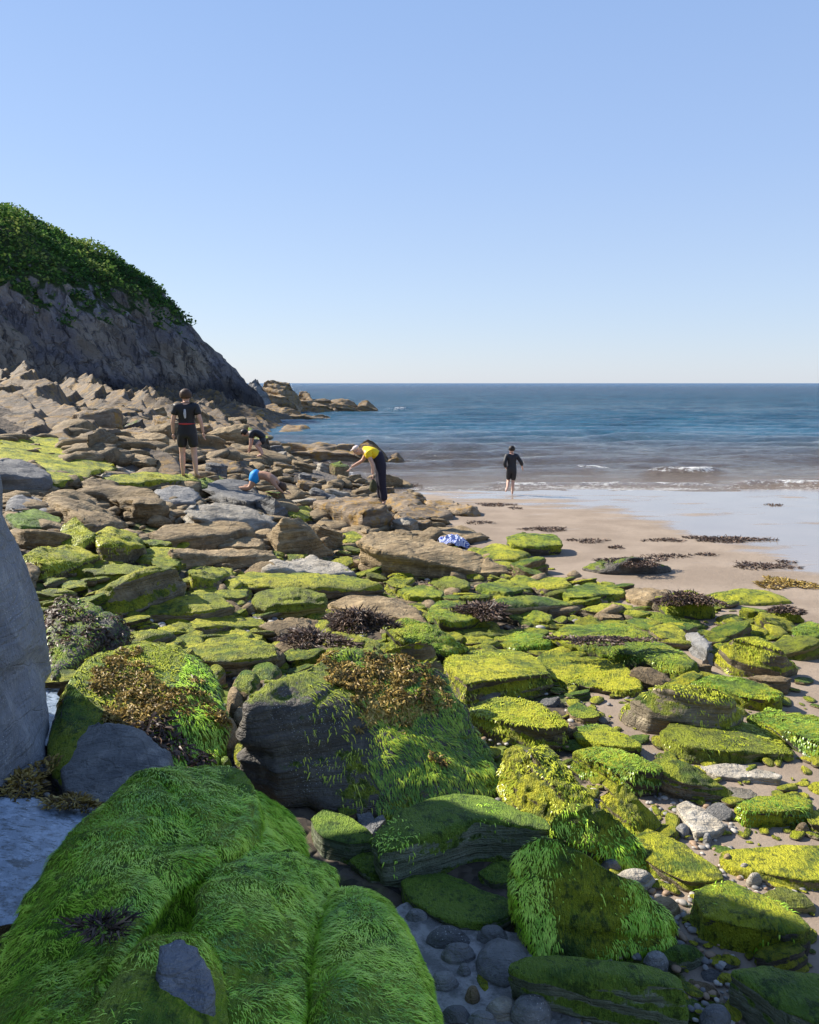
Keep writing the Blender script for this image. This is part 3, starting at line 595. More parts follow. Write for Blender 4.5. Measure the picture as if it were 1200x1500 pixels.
rock('ms1', 'wide layered mossy slab on the sand in front of the smooth sloping boulder', 'olive',
     [(973, 1072), (998, 1052), (1072, 1052), (1112, 1064), (1150, 1086), (1168, 1102), (1090, 1102), (1017, 1095), (990, 1086)], F=18, dome=.10, disp=.04, layer=.03, name='mossy_slab')
rock('sm1', 'smooth sloping boulder with a bare tan crown and green skirt on the right', 'half',
     [(905, 1036, .08), (965, 1003, .34), (1024, 1000, .38), (1072, 1016, .34), (1092, 1046, .10), (1040, 1046, .16), (987, 1055, .10), (945, 1068, .04)], dome=.08, disp=.03, name='mossy_boulder', smooth=7)
rock('ms2', 'green slab with a ragged front just behind the smooth sloping boulder', 'green',
     [(998, 996), (1053, 985), (1127, 998), (1152, 1014), (1138, 1022), (1090, 1022), (1040, 1004)], F=24, dome=.10, name='mossy_slab', disp=.05)
rock('ms3', 'thick mossy boulder on the right edge beside the wide layered slab', 'green',
     [(1092, 1047), (1127, 1038), (1200, 1050), (1270, 1070), (1270, 1090), (1200, 1086), (1149, 1068)], F=24, dome=.12, name='mossy_boulder', disp=.05)
rock('ms4', 'green domed boulder with a dark right end behind the ragged green slab', 'bright',
     [(1044, 958, .10), (1072, 934, .32), (1112, 930, .34), (1149, 954, .26), (1170, 980, .05), (1116, 978, .10), (1070, 976, .08)], dome=.10, name='mossy_boulder', disp=.04)
rock('lg2', 'long ridge of green rock with purple weed sloping down in the middle right', 'green',
     [(798, 928), (833, 910), (907, 908), (951, 926), (1002, 952), (1016, 978), (965, 962), (881, 944), (820, 938)], F=26, dome=.10, disp=.05, name='mossy_ridge', layer=.03)
rock('ms5', 'flat yellow green ledge below the long green ridge', 'bright',
     [(780, 966), (833, 945), (895, 958), (940, 994), (930, 1008), (870, 1003), (797, 990)], F=12, dome=.10, disp=.06, name='mossy_ledge', layer=.03)
rock('bg1', 'large bright green block with a dark overhung front right of the kelp covered boulder', 'bright',
     [(650, 968), (690, 953), (741, 947), (789, 960), (812, 985), (730, 990), (683, 1000), (656, 984)], F=28, dome=.08, disp=.05, name='mossy_block', layer=.04)
rock('mb1', 'mossy boulder with a black undercut in front of the large bright green block', 'bright',
     [(686, 1034), (727, 1018), (763, 1019), (800, 1032), (838, 1060), (800, 1066), (740, 1058), (700, 1050)], F=34, dome=.14, disp=.05, flare=.97, under=.12, name='mossy_boulder')
rock('mb2', 'green slab right of the black undercut boulder', 'green',
     [(833, 1062), (881, 1060), (932, 1084), (940, 1094), (888, 1090), (848, 1082)], F=14, dome=.10, name='mossy_slab', disp=.05)
rock('pb', 'small pale yellow boulder in a sandy gap left of the smooth sloping boulder', 'tanmoss',
     [(830, 1036), (848, 1028), (872, 1036), (880, 1048), (855, 1052), (836, 1048)], F=10, dome=.2, name='stone')
# fins of the jagged group
rock('fin1', 'upright yellow green fin of rock at the left of the jagged group', 'bright',
     [(728, 1150, .06), (738, 1100, .24), (756, 1090, .26), (776, 1106, .22), (772, 1158, .08), (745, 1172, .02)], dome=.0, disp=.05, smooth=3, name='rock_fin', layer=.03, res=64, jit=.02)
rock('fin2', 'long diagonal blade of rock leaning down right in the jagged group', 'bright',
     [(776, 1098, .30), (800, 1088, .30), (836, 1124, .22), (872, 1176, .08), (846, 1194, .03), (800, 1156, .10)], dome=.0, disp=.05, smooth=3, name='rock_fin', layer=.03, res=64, jit=.02)
rock('fin3', 'knobbly sunlit mossy lump in front of the upright fin', 'bright',
     [(748, 1150, .22), (770, 1130, .30), (800, 1140, .28), (830, 1180, .20), (850, 1210, .10), (800, 1215, .08), (765, 1190, .12)], dome=.05, disp=.09, name='mossy_boulder', layer=.03)
rock('fin4', 'mossy block with flat top at the right of the jagged group', 'green',
     [(838, 1102), (885, 1092), (936, 1106), (970, 1126), (930, 1130), (880, 1122)], F=36, dome=.08, disp=.05, name='mossy_block')
rock('fin5', 'hooked yellow green point of rock in front of the flat topped mossy block', 'bright',
     [(874, 1178, .08), (890, 1152, .22), (912, 1146, .24), (934, 1168, .18), (972, 1208, .04), (940, 1230, .02), (896, 1208, .04)], dome=.0, disp=.05, res=60, jit=.02, name='rock_fin')
rock('slope', 'dark green sloping rock behind the pyramid boulder running down to pebbles', 'green',
     [(800, 1200, .24), (835, 1172, .30), (880, 1180, .28), (925, 1215, .16), (955, 1262, .04), (930, 1275, .02), (870, 1250, .08), (828, 1235, .14)], dome=.06, disp=.05, name='mossy_boulder')
# the two kelp boulders
rock('kelp1', 'large kelp topped boulder in the centre with a dark bare face and green right flank', 'dark',
     [(356, 1048, .50), (372, 1018, .58), (420, 985, .64), (480, 955, .66), (560, 950, .66), (630, 965, .60), (668, 1010, .46), (705, 1068, .26), (735, 1132, .08), (700, 1165, .03), (600, 1188, .02), (520, 1190, .03), (450, 1150, .14), (395, 1105, .30)],
     dome=.06, disp=.035, flare=1.02, res=64, smooth=6, name='kelp_boulder')
rock('kelp2', 'sunlit kelp topped boulder at the left with a grey smooth front', 'greymoss',
     [(88, 1024, .26), (128, 962, .36), (195, 936, .42), (262, 942, .42), (304, 978, .36), (322, 1040, .22), (322, 1110, .06), (260, 1150, .05), (180, 1160, .08), (110, 1150, .08), (76, 1080, .12)],
     dome=.10, disp=.03, flare=1.04, res=60, smooth=8, name='kelp_boulder')
rock('gs', 'smooth grey stone sheet between the tide pool and the left kelp boulder', 'grey',
     [(80, 1090, .08), (120, 1056, .20), (200, 1064, .30), (250, 1100, .26), (230, 1160, .20), (150, 1190, .12), (100, 1170, .08)], dome=.05, disp=.035, smooth=9, name='smooth_slab', layer=.3)
rock('slr', 'dark weed and algae covered rib beside the foot of the slate wall', 'dark',
     [(62, 900, .22), (90, 866, .36), (130, 878, .36), (180, 905, .28), (186, 930, .18), (120, 955, .18), (76, 1000, .12)], dome=.08, disp=.05, name='weedy_rib')
for i, (px, py, rx, ry, F, m, lab) in enumerate([
    (343, 1022, 12, 14, 14, 'tan', 'upright brown cobble wedged at the left of the central kelp boulder'),
    (362, 1000, 22, 16, 16, 'tanmoss', 'rounded cobble with green top between the two kelp boulders'),
    (335, 1072, 14, 20, 18, 'tan', 'brown egg shaped cobble low in the gap between the two kelp boulders'),
    (352, 1050, 8, 12, 10, 'tan', 'little tan cobble above the egg shaped one in the gap'),
    (352, 1108, 12, 18, 12, 'bright', 'bright green cobble at the bottom of the gap'),
    (300, 1000, 10, 10, 8, 'tan', 'tan cobble at the right foot of the left kelp boulder'),
    (388, 985, 26, 14, 14, 'tanmoss', 'olive cobble leaning on the back of the central kelp boulder'),
    (402, 965, 20, 9, 10, 'tan', 'tan cobble behind the back corner of the central kelp boulder'),
    (318, 985, 12, 10, 9, 'half', 'mossy cobble above the gap between the two kelp boulders'),
    (375, 1130, 12, 9, 8, 'grey', 'grey cobble at the foot of the dark bare face'),
    (330, 1120, 10, 8, 6, 'shade', 'olive cobble at the green right foot of the left kelp boulder'),
    (1130, 1455, 24, 8, 6, 'shade', 'thin green stone sunk beside the bottom right boulder'),
    (735, 1408, 38, 34, 14, 'grey', 'smooth lavender grey boulder sunk in the silt gully'),
    (672, 1398, 28, 12, 12, 'grey', 'flat grey stone with an olive edge in the silt gully'),
    (778, 1478, 34, 22, 20, 'grey', 'round blue grey boulder at the bottom edge left of the green loaf'),
    (706, 1497, 22, 10, 8, 'grey', 'small pale grey cobble at the bottom edge of the silt gully'),
    (692, 1460, 13, 9, 10, 'tan', 'small round brown cobble in the silt gully'),
    (680, 1425, 12, 8, 6, 'grey', 'small grey cobble below the flat stone in the gully'),
    (1048, 1490, 26, 14, 14, 'grey', 'pale rounded stone between the green loaf and the corner boulder'),
    (960, 1408, 20, 9, 7, 'grey', 'flat grey stone behind the right end of the green loaf'),
    (1000, 1400, 30, 10, 9, 'shade', 'olive stone in the gap behind the right end of the green loaf'),
    (930, 1290, 34, 12, 8, 'pale', 'pale flat stone at the foot of the dark green sloping rock'),
    (970, 1330, 26, 12, 10, 'tan', 'brown stone under the sunlit tilted block'),
    (895, 1268, 16, 8, 6, 'grey', 'grey stone at the upper edge of the pyramid boulder'),
    (655, 1375, 34, 16, 8, 'grey', 'broad flat grey cobble at the left edge of the silt gully'),
    (720, 1372, 26, 12, 8, 'grey', 'flat lavender cobble under the front of the flat thin slab'),
    (650, 1440, 22, 12, 9, 'grey', 'grey oval cobble against the smooth bright green hump'),
    (735, 1480, 24, 14, 12, 'pale', 'pale grey cobble between two round boulders at the bottom edge'),
    (668, 1490, 26, 12, 8, 'grey', 'flat slate cobble at the bottom edge beside the green hump'),
    (610, 1345, 20, 8, 5, 'grey', 'thin grey cobble under the left end of the flat thin slab'),
    (1000, 1218, 11, 7, 4, 'grey', 'round blue grey pebble left of the white angular stone'),
    (1036, 1230, 8, 5, 3, 'grey', 'round grey pebble right of the white angular stone'),
    (1176, 1216, 11, 6, 4, 'tan', 'brown round pebble beside the shaggy mossy rock'),
    (1090, 1275, 9, 5, 4, 'pale', 'cream pebble in the stony gap before the broad slab'),
    (1105, 1290, 12, 5, 5, 'pale', 'cream flat pebble in front of the broad slab'),
    (1065, 1262, 8, 5, 5, 'tan', 'tan pebble at the left tip of the broad slab')]):
    rs_ = random.Random(i); k = 9
    rock('cob%d' % i, lab, m, [(px + rx * math.cos(6.283 * j / k) * rs_.uniform(.88, 1.1), py - ry * math.sin(6.283 * j / k) * rs_.uniform(.88, 1.1)) for j in range(k)], F=F, dome=.28, disp=.03, smooth=8, res=24, layer=2.0, name='cobble', cat='stone', group='cobbles between the large rocks')

# --- middle and far field, each outline read from the photograph
MID = [
 ('gable', 'gable shaped boulder with a pale sunlit left face and mossy front', 'half', [(132, 865, .16), (187, 842, .36), (230, 827, .42), (264, 831, .40), (276, 856, .20), (240, 884, .06), (195, 896, .04), (150, 884, .10)], None, 'boulder'),
 ('m34', 'long low boulder with a yellow green back right of the gable shaped boulder', 'half', [(200, 898), (262, 870), (317, 866), (347, 884), (300, 893), (250, 902)], 14, 'boulder'),
 ('m35', 'flat tan slab edged with green lying behind the left kelp boulder', 'half', [(273, 908), (300, 901), (377, 902), (395, 916), (333, 920), (285, 918)], 8, 'slab'),
 ('m36', 'small yellow green slab left of the flat tan slab', 'bright', [(228, 918), (262, 910), (300, 915), (290, 926), (240, 928)], 7, 'slab'),
 ('m37', 'pale triangular slab with a shaded end right behind the left kelp boulder', 'half', [(262, 948), (350, 930), (402, 942), (408, 960), (350, 964), (288, 964)], 18, 'slab'),
 ('m37b', 'low green slab under the pale triangular slab', 'bright', [(248, 938), (300, 928), (340, 928), (330, 940), (262, 948)], 6, 'slab'),
 ('m38', 'green capped block with a black front near the left wall', 'bright', [(143, 783), (157, 772), (200, 780), (214, 800), (180, 798), (148, 792)], 20, 'mossy_block'),
 ('m39', 'green capped boulder sloping right, left of the black fronted block', 'bright', [(86, 772, .20), (110, 756, .34), (140, 782, .28), (155, 808, .06), (117, 806, .10), (90, 795, .12)], None, 'mossy_boulder'),
 ('m40', 'yellow green mound with a pale bald spot near the left wall', 'bright', [(32, 812), (67, 798), (117, 796), (148, 812), (120, 826), (60, 824)], 16, 'mossy_mound'),
 ('m41', 'thin olive slab in front of the yellow green mound', 'olive', [(107, 832), (133, 823), (207, 828), (205, 838), (140, 842)], 9, 'slab'),
 ('m41b', 'pointed brown stick like slab leaning on the slate wall', 'tan', [(24, 838), (52, 818), (64, 822), (48, 845), (34, 850)], 10, 'slab'),
 ('m42', 'long dark boulder with a bronze top running down right near the left edge', 'tan', [(65, 726), (98, 717), (140, 735), (187, 762), (150, 768), (100, 748)], 16, 'boulder'),
 ('m42b', 'dark green shadowed boulder under the long bronze topped one', 'shade', [(10, 752), (50, 742), (92, 756), (84, 770), (30, 772)], 16, 'boulder'),
 ('m42c', 'dark rounded slab above the shadowed green boulder', 'grey', [(8, 728), (48, 718), (92, 726), (110, 742), (60, 746), (16, 742)], 10, 'boulder'),
 ('m43', 'grey block rising at the left edge beside the green meadow like ledge', 'grey', [(-60, 684), (0, 670), (40, 671), (72, 690), (62, 702), (10, 700)], 24, 'boulder'),
 ('m44', 'dark layered boulder with wavy strata left of the big pale rock', 'tan', [(103, 722), (140, 701), (173, 703), (227, 716), (249, 738), (200, 734), (150, 728)], 20, 'layered_rock'),
 ('m45', 'pale wedge slab left of the standing man', 'pale', [(133, 690), (167, 674), (213, 675), (228, 690), (180, 694)], 9, 'slab'),
 ('m46', 'long green edged slab the standing man stands on', 'half', [(130, 698), (183, 690), (283, 695), (292, 706), (200, 708)], 12, 'slab'),
 ('m47', 'grey brown block in front of the standing man', 'grey', [(223, 716), (267, 709), (293, 722), (280, 732), (240, 730)], 12, 'boulder'),
 ('m48', 'big pale flat topped rock in the middle left', 'pale', [(262, 742), (287, 729), (320, 728), (353, 744), (392, 750), (404, 764), (367, 772), (300, 760)], 16, 'pale_boulder'),
 ('m49', 'dark layered slab with a frayed left end under the big pale rock', 'tan', [(213, 786), (240, 768), (283, 762), (350, 764), (372, 776), (300, 784), (236, 794)], 16, 'layered_rock'),
 ('m50', 'long flat tan slab below the dark layered slab', 'tan', [(248, 808), (300, 801), (400, 804), (404, 814), (333, 817), (262, 816)], 12, 'slab'),
 ('m51', 'brown rounded boulder leaning left beside the green ledge', 'tan', [(128, 634, .55), (147, 623, .65), (175, 636, .5), (193, 658, .2), (160, 662, .15), (134, 652, .3)], None, 'boulder'),
 ('m52', 'sunlit brown boulder left of the standing man', 'tan', [(180, 664), (207, 653), (247, 662), (258, 674), (210, 674)], 10, 'boulder'),
 ('m52b', 'two toned low boulder touching the sunlit brown one', 'tan', [(160, 664), (176, 654), (184, 664), (178, 672)], 8, 'boulder'),
 ('m53', 'sunlit brown boulder right of the standing man', 'lichen', [(297, 675), (320, 667), (347, 676), (354, 687), (318, 688)], 8, 'boulder'),
 ('m54', 'dark grey slab with a sunlit left edge right of the grey brown block', 'grey', [(298, 712), (333, 702), (380, 716), (402, 728), (360, 733), (320, 726)], 14, 'boulder'),
 ('m54b', 'greenish tan block between the dark grey slab and the standing man', 'tanmoss', [(285, 700), (310, 694), (333, 702), (326, 714), (296, 712)], 10, 'boulder'),
 ('m55', 'pointed blue grey slate leaning right, behind the big pale rock', 'grey', [(368, 738, .15), (392, 724, .40), (404, 730, .38), (424, 756, .04), (402, 760, .04)], None, 'slate'),
 ('m56', 'big orange lichened boulder directly in front of the person in yellow', 'lichen', [(455, 734), (493, 724), (555, 727), (573, 744), (530, 747), (480, 744)], 24, 'boulder'),
 ('m57', 'tan boulder sloping down right beside the pointed slate', 'tan', [(390, 782, .20), (413, 759, .50), (440, 757, .50), (467, 784, .30), (487, 808, .05), (440, 812, .03), (404, 804, .08)], None, 'boulder'),
 ('m57b', 'yellow green strip of rock behind the sloping tan boulder', 'bright', [(420, 744), (448, 738), (462, 752), (450, 760), (430, 756)], 5, 'slab'),
 ('m58', 'long pale whaleback rock below the sloping tan boulder', 'pale', [(382, 832), (409, 815), (455, 810), (500, 824), (528, 840), (470, 842), (420, 838)], 9, 'pale_boulder'),
 ('towelrock', 'longest brown boulder, the one the crumpled towel lies on', 'tan', [(526, 792, .42), (542, 777, .50), (585, 777, .50), (640, 795, .40), (700, 808, .30), (765, 838, .06), (704, 838, .10), (624, 818, .28), (560, 808, .34)], None, 'long_boulder'),
 ('m60', 'square olive topped block in the middle of the rock field', 'olive', [(371, 878), (389, 862), (432, 860), (481, 867), (479, 884), (425, 890), (390, 890)], 20, 'mossy_block'),
 ('m60b', 'long green edged slab running behind the square olive block', 'half', [(322, 846), (360, 832), (440, 838), (520, 846), (560, 856), (480, 858), (380, 856)], 16, 'slab'),
 ('m61', 'layered brown slab above the black kelp clump', 'tan', [(478, 884), (514, 869), (580, 876), (617, 891), (637, 910), (580, 902), (520, 896)], 14, 'layered_rock'),
 ('m62', 'small round bright green hump under the towel boulder', 'bright', [(562, 850), (584, 838), (604, 846), (608, 858), (580, 860)], 8, 'mossy_mound'),
 ('m63', 'smooth olive hump right of the small round green one', 'olive', [(626, 852), (652, 840), (682, 848), (686, 858), (650, 860)], 8, 'mossy_mound'),
 ('m63b', 'dark green block below the smooth olive hump', 'green', [(584, 862), (620, 856), (650, 864), (646, 872), (600, 872)], 10, 'mossy_block'),
 ('m64', 'shaggy green mound with black weed on its right side', 'green', [(624, 892), (650, 878), (695, 882), (720, 900), (690, 908), (640, 906)], 18, 'mossy_mound'),
 ('m65', 'tan slab with a dark overhang right of the shaggy green mound', 'tanmoss', [(724, 882), (756, 872), (805, 872), (840, 884), (790, 890), (738, 890)], 14, 'slab'),
 ('m66', 'bright yellow green faceted rock at the right shoulder of the kelp boulder', 'bright', [(560, 950, .5), (617, 936, .58), (634, 940, .55), (642, 958, .42), (604, 970, .36)], None, 'mossy_boulder'),
 ('m67', 'small twin faceted green rock below the bright faceted one', 'bright', [(610, 968, .5), (642, 962, .52), (654, 978, .42), (640, 990, .36), (616, 984, .4)], None, 'mossy_boulder'),
 ('m68', 'flat tan slab with a green rim left of the large bright block', 'olive', [(655, 920), (700, 914), (760, 920), (770, 928), (700, 932)], 8, 'slab'),
 ('m69', 'green tussocky rock behind the large bright block', 'green', [(706, 936), (740, 924), (800, 930), (812, 942), (760, 948)], 10, 'mossy_boulder'),
 ('m70', 'small green knob beside the tan overhung slab', 'green', [(760, 900), (785, 894), (810, 900), (806, 908), (772, 910)], 8, 'mossy_boulder'),
 ('m71', 'flat tan boulder at the left tip of the long green ridge', 'tanmoss', [(910, 908), (945, 894), (1000, 900), (1040, 912), (1010, 922), (940, 918)], 7, 'slab'),
 ('m72', 'bright patchy block between long ridge and domed boulder', 'bright', [(948, 918), (985, 912), (1005, 928), (1004, 940), (968, 934)], 10, 'mossy_block'),
 ('m73', 'dark boulder with a pale cap at the lower end of the bright patchy block', 'grey', [(1002, 928), (1020, 924), (1044, 940), (1036, 950), (1010, 946)], 14, 'boulder'),
 ('m74', 'weed draped mound at the edge of the open sand', 'green', [(962, 882, .10), (985, 868, .26), (1020, 872, .26), (1048, 890, .12), (1030, 902, .05), (980, 900, .05)], None, 'weedy_mound'),
 ('m75', 'flat fresh green algae tongue reaching onto the sand', 'bright', [(1030, 870), (1075, 862), (1130, 866), (1162, 880), (1110, 884), (1050, 880)], 4, 'mossy_mat'),
 ('m76', 'small weed topped rock on the sand near the right edge', 'green', [(1122, 898, .05), (1140, 890, .16), (1165, 892, .16), (1178, 908, .04), (1140, 912, .03)], None, 'weedy_mound'),
 ('m77', 'green mound cut by the right edge beside the small weed topped rock', 'green', [(1156, 922), (1180, 910), (1240, 912), (1240, 928), (1180, 932)], 14, 'mossy_mound'),
 ('m78', 'square dark rock with a green top at the edge of the sand', 'green', [(740, 786), (765, 778), (810, 780), (826, 796), (790, 800), (750, 796)], 14, 'mossy_block'),
 ('m79', 'low weed covered reef on the sand with a black right end', 'dark', [(846, 832, .03), (890, 818, .12), (930, 816, .24), (962, 824, .16), (982, 831, .04), (930, 836, .04), (880, 838, .03)], None, 'weedy_mound'),
 ('m80', 'rounded tan boulder on the open sand side of the field', 'tan', [(912, 864), (930, 858), (980, 862), (990, 872), (950, 878), (922, 876)], 10, 'boulder'),
 ('m81', 'green rock sheet behind the rounded tan boulder', 'green', [(820, 862), (860, 852), (910, 856), (918, 868), (870, 874), (830, 872)], 8, 'mossy_boulder'),
 ('m82', 'yellow green rock sheet at the foot of the square dark rock', 'bright', [(690, 808), (720, 796), (745, 800), (780, 812), (760, 820), (720, 820)], 4, 'mossy_mat'),
 ('m83', 'tan and green slab left of the green rock sheet', 'half', [(756, 852), (790, 842), (830, 846), (836, 858), (800, 862)], 8, 'slab'),
 ('m84', 'dark slab with green cap behind the tan overhung slab', 'green', [(700, 858), (740, 848), (772, 852), (780, 862), (740, 868)], 9, 'mossy_block'),
 ('m85', 'green mossy rock on the far side of the weedy mound', 'half', [(846, 890), (880, 880), (925, 884), (935, 894), (890, 900)], 8, 'mossy_boulder'),
 ('m86', 'flat half buried tan slab behind the towel boulder', 'tan', [(590, 778), (630, 768), (690, 772), (720, 782), (680, 788), (630, 786)], 6, 'slab'),
 ('m87', 'low brown slab right of the orange lichened boulder', 'lichen', [(572, 742), (598, 732), (650, 740), (668, 752), (620, 756), (585, 754)], 12, 'boulder'),
 ('m88', 'ochre weed covered reef pointing to the sea behind the low brown slab', 'lichen', [(622, 732), (650, 726), (690, 738), (694, 746), (660, 748)], 7, 'boulder'),
 ('m89', 'dark low reef block at the left of the ochre reef', 'lichen', [(566, 728), (590, 722), (615, 732), (600, 740), (575, 740)], 8, 'boulder'),
 ('m90', 'tan stone beside the left shadow of the towel boulder', 'tan', [(498, 768), (520, 762), (545, 770), (540, 778), (510, 778)], 8, 'boulder'),
 ('m91', 'grey tan stone above the sloping tan boulder', 'tan', [(455, 768), (480, 760), (510, 770), (500, 780), (470, 780)], 8, 'boulder'),
 ('m92', 'mossy stone behind the shadow of the sloping tan boulder', 'bright', [(500, 782), (518, 776), (532, 788), (520, 796), (504, 794)], 6, 'mossy_boulder'),
 ('m93', 'dark brown slab row left of the sloping tan boulder', 'tan', [(300, 786), (345, 780), (385, 790), (380, 798), (320, 798)], 10, 'slab'),
 ('m94', 'green leafy block under the long flat tan slab', 'bright', [(276, 836), (300, 824), (336, 828), (340, 842), (310, 850), (284, 848)], 14, 'mossy_block'),
 ('m95', 'yellow green flat rock left of the long flat tan slab', 'bright', [(200, 806), (232, 796), (262, 806), (276, 816), (236, 820), (208, 816)], 8, 'slab'),
 ('m96', 'half mossy stone between the gable boulder and the olive block', 'half', [(292, 862), (330, 852), (368, 858), (366, 872), (320, 874)], 8, 'slab'),
 ('m97', 'brown smooth slab under the square olive block', 'tan', [(380, 912), (430, 904), (478, 910), (474, 924), (410, 926)], 10, 'slab'),
 ('m98', 'yellow green slab left of the brown smooth slab', 'bright', [(300, 930), (345, 920), (388, 928), (380, 938), (320, 940)], 6, 'slab'),
 ('m99', 'green draped rib behind the black kelp clump', 'green', [(560, 912, .35), (590, 904, .4), (640, 920, .35), (690, 948, .2), (660, 955, .2), (600, 940, .3)], None, 'mossy_boulder'),
 ('ledge', 'broad sunlit meadow like ledge of yellow green algae by the left edge', 'bright', [(-40, 668), (0, 645), (60, 638), (110, 646), (150, 668), (165, 684), (110, 704), (70, 706), (20, 690)], 8, 'mossy_ledge'),
 ('ledge2', 'small dark slab lying on the algae ledge', 'tan', [(42, 672), (58, 666), (74, 670), (72, 676), (46, 678)], 5, 'slab'),
 ('sea4', 'low pair of dark reef stones in the shallows', 'lichen', [(404, 632, .1), (424, 622, .45), (436, 630, .3), (470, 641, .1), (440, 644, .0), (412, 640, .05)], None, 'reef'),
 ('sea5', 'single tiny dark rock out in the bay', 'dark', [(467, 621, .0), (472, 618, .35), (478, 621, .0), (472, 623, .0)], None, 'reef'),
]
for key, lab, mat, poly, F, nm in MID:
    far = poly[0][1] < 700
    kw = dict(dome=.03, disp=.06, name=nm, cy_tilt=True, smooth=2, hull=nm not in ('mossy_mat', 'mossy_ledge', 'layered_rock'), jit=.09)
    if nm in ('sea_stack',): kw.update(disp=.12, smooth=2, res=44, dome=.05)
    if nm == 'reef': kw.update(disp=.10, smooth=2, res=34, layer=.15)
    if nm in ('layered_rock', 'slab', 'slate'): kw.update(layer=.035)
    if nm == 'mossy_mat': kw.update(disp=.03, dome=.3)
    if key == 'ledge': kw.update(disp=.04, res=70, dome=.02)
    if key == 'towelrock': kw.update(res=60, disp=.045, under=.10, flare=1.0)
    rock(key, lab, mat, poly, F=F, **kw)

def crag(key, label, mat, prof, foot, depth, name='reef', group=None):
    """jagged outcrop standing in the sea: prof = skyline in photo pixels, foot = pixel row where it meets the water"""
    y0 = onz(prof[0][0], foot, 0.0).y; ctr = y0 + depth * .5; P = []
    for px, py in prof:
        d_ = ray(px, py); t_ = ctr / d_.y; P.append((d_.x * t_, CAM_Z + d_.z * t_))
    cx = sum(p[0] for p in P) / len(P); pts = [(x - cx, depth * .15, z) for x, z in P] + [((x - cx) * 1.0, -depth * .35, z * .55) for x, z in P[::-1]]
    me = rock_mesh(pts, -.5, dome=.0, res=60, smooth=1, disp=.055, layer=.35, seed=sum(map(ord, key)), jit=.05, flare=1.08)
    o = link(name, me, M[mat], None, (cx, ctr, 0)); tag(o, label, 'rock', group, 'thing'); ROCKS[key] = o; FOOT.append((cx, ctr, abs(P[-1][0] - P[0][0]) * .4))
crag('spit1', 'dark angular pinnacle at the foot of the headland tip', 'grey', [(346, 592), (358, 566), (368, 556), (376, 555), (386, 570), (398, 588), (404, 598)], 608, 5, 'sea_stack')
crag('spit2', 'tall golden brown crag next to the dark pinnacle', 'lichen', [(378, 580), (384, 560), (398, 556), (410, 559), (424, 560), (430, 572), (437, 580), (441, 598)], 606, 5, 'sea_stack')
crag('spit3', 'lower double peaked crag in the middle of the rocky spit', 'lichen', [(424, 592), (434, 576), (444, 572), (452, 575), (458, 586), (474, 584), (486, 587), (493, 598)], 604, 5, 'sea_stack')
crag('spit4', 'flat topped ochre reef near the end of the spit', 'lichen', [(470, 597), (482, 585), (497, 584), (512, 586), (524, 592), (530, 599)], 603, 5)
crag('spit5', 'last small ochre rock at the seaward tip of the spit', 'lichen', [(520, 598), (530, 587), (538, 586), (545, 592), (553, 599)], 602, 4)
crag('spit6', 'dark low block in the water before the rocky spit', 'lichen', [(338, 612), (346, 602), (358, 598), (370, 602), (382, 599), (388, 610), (392, 620)], 624, 4)
crag('spit7', 'ochre rubble block between the dark low block and the crags', 'lichen', [(376, 606), (390, 597), (404, 600), (418, 596), (432, 600), (446, 609)], 614, 4)
crag('spit8', 'row of small ochre teeth below the tall golden crag', 'lichen', [(398, 612), (406, 604), (414, 609), (424, 603), (436, 606), (448, 603), (462, 608), (476, 606), (484, 611)], 615, 3)
crag('sea1', 'long low brown reef with a yellow weed rim behind the person in yellow', 'lichen', [(396, 668), (400, 652), (420, 648), (452, 652), (480, 651), (500, 654), (520, 652), (532, 662)], 679, 1.6)
crag('sea2', 'peaked dark reef rock at the end of the long low reef', 'lichen', [(518, 662), (528, 650), (538, 643), (546, 645), (556, 655), (564, 663), (570, 674)], 678, 1.3)
crag('sea3', 'small ochre reef rock just off the peaked one', 'lichen', [(570, 672), (575, 665), (582, 663), (588, 668), (593, 676)], 678, .8)

# --- slate wall at the left edge, rising out of the picture; its end throws the shade over the foreground
bx = np.array([-.13, 0]) + 0.94 * np.array([[-1.7, -1.2], [-1.85, 1.5], [-1.98, 3.2], [-2.05, 4.0], [-2.14, 4.7], [-2.24, 5.1], [-2.42, 5.32], [-3.4, 5.25], [-5.0, 5.3], [-9.5, 5.3]])
sx = np.linspace(0, 1, 240); ll = np.r_[0, np.cumsum(np.hypot(*np.diff(bx, axis=0).T))]; ll /= ll[-1]
BX = np.interp(sx, ll, bx[:, 0]); BY = np.interp(sx, ll, bx[:, 1])
tx = np.gradient(BX); ty = np.gradient(BY); tl = np.hypot(tx, ty); ox_, oy_ = -ty / tl, tx / tl
ker = np.hanning(25); ker /= ker.sum(); ox_ = np.convolve(np.pad(ox_, 12, 'edge'), ker, 'valid'); oy_ = np.convolve(np.pad(oy_, 12, 'edge'), ker, 'valid')
v_ = np.linspace(0, 1, 130)[:, None]; hz = 6.4 * v_
inn = 0.10 * np.minimum(hz, 2.0) + 0.14 * np.maximum(hz - 2.0, 0) + 0.9 * st(v_, 0.93, 1.0) * 4 + 0 * BX[None]
Zw = -0.2 + G(BX, BY)[None] * 1.0 + hz
XW = BX[None] + ox_[None] * inn; YW = BY[None] + oy_[None] * inn; YW = YW + 1.25 * st(hz, 2.3, 3.0) * st(-XW, 3.15, 3.75) * st(BY[None], 3.6, 4.8)
wm_ = grid_mesh('wall', XW[::-1], YW[::-1], Zw[::-1]); C = co_of(wm_); Nn = no_of(wm_)
if Nn[:, 0].mean() < 0: wm_.flip_normals(); Nn = -Nn
blk = np.floor(C @ np.array([0.5, 0.6, 0.9]) * 1.6 + fbm(C * 0.9, 2, 3)); lam = C @ np.array([0.2, 1.0, 0.55])
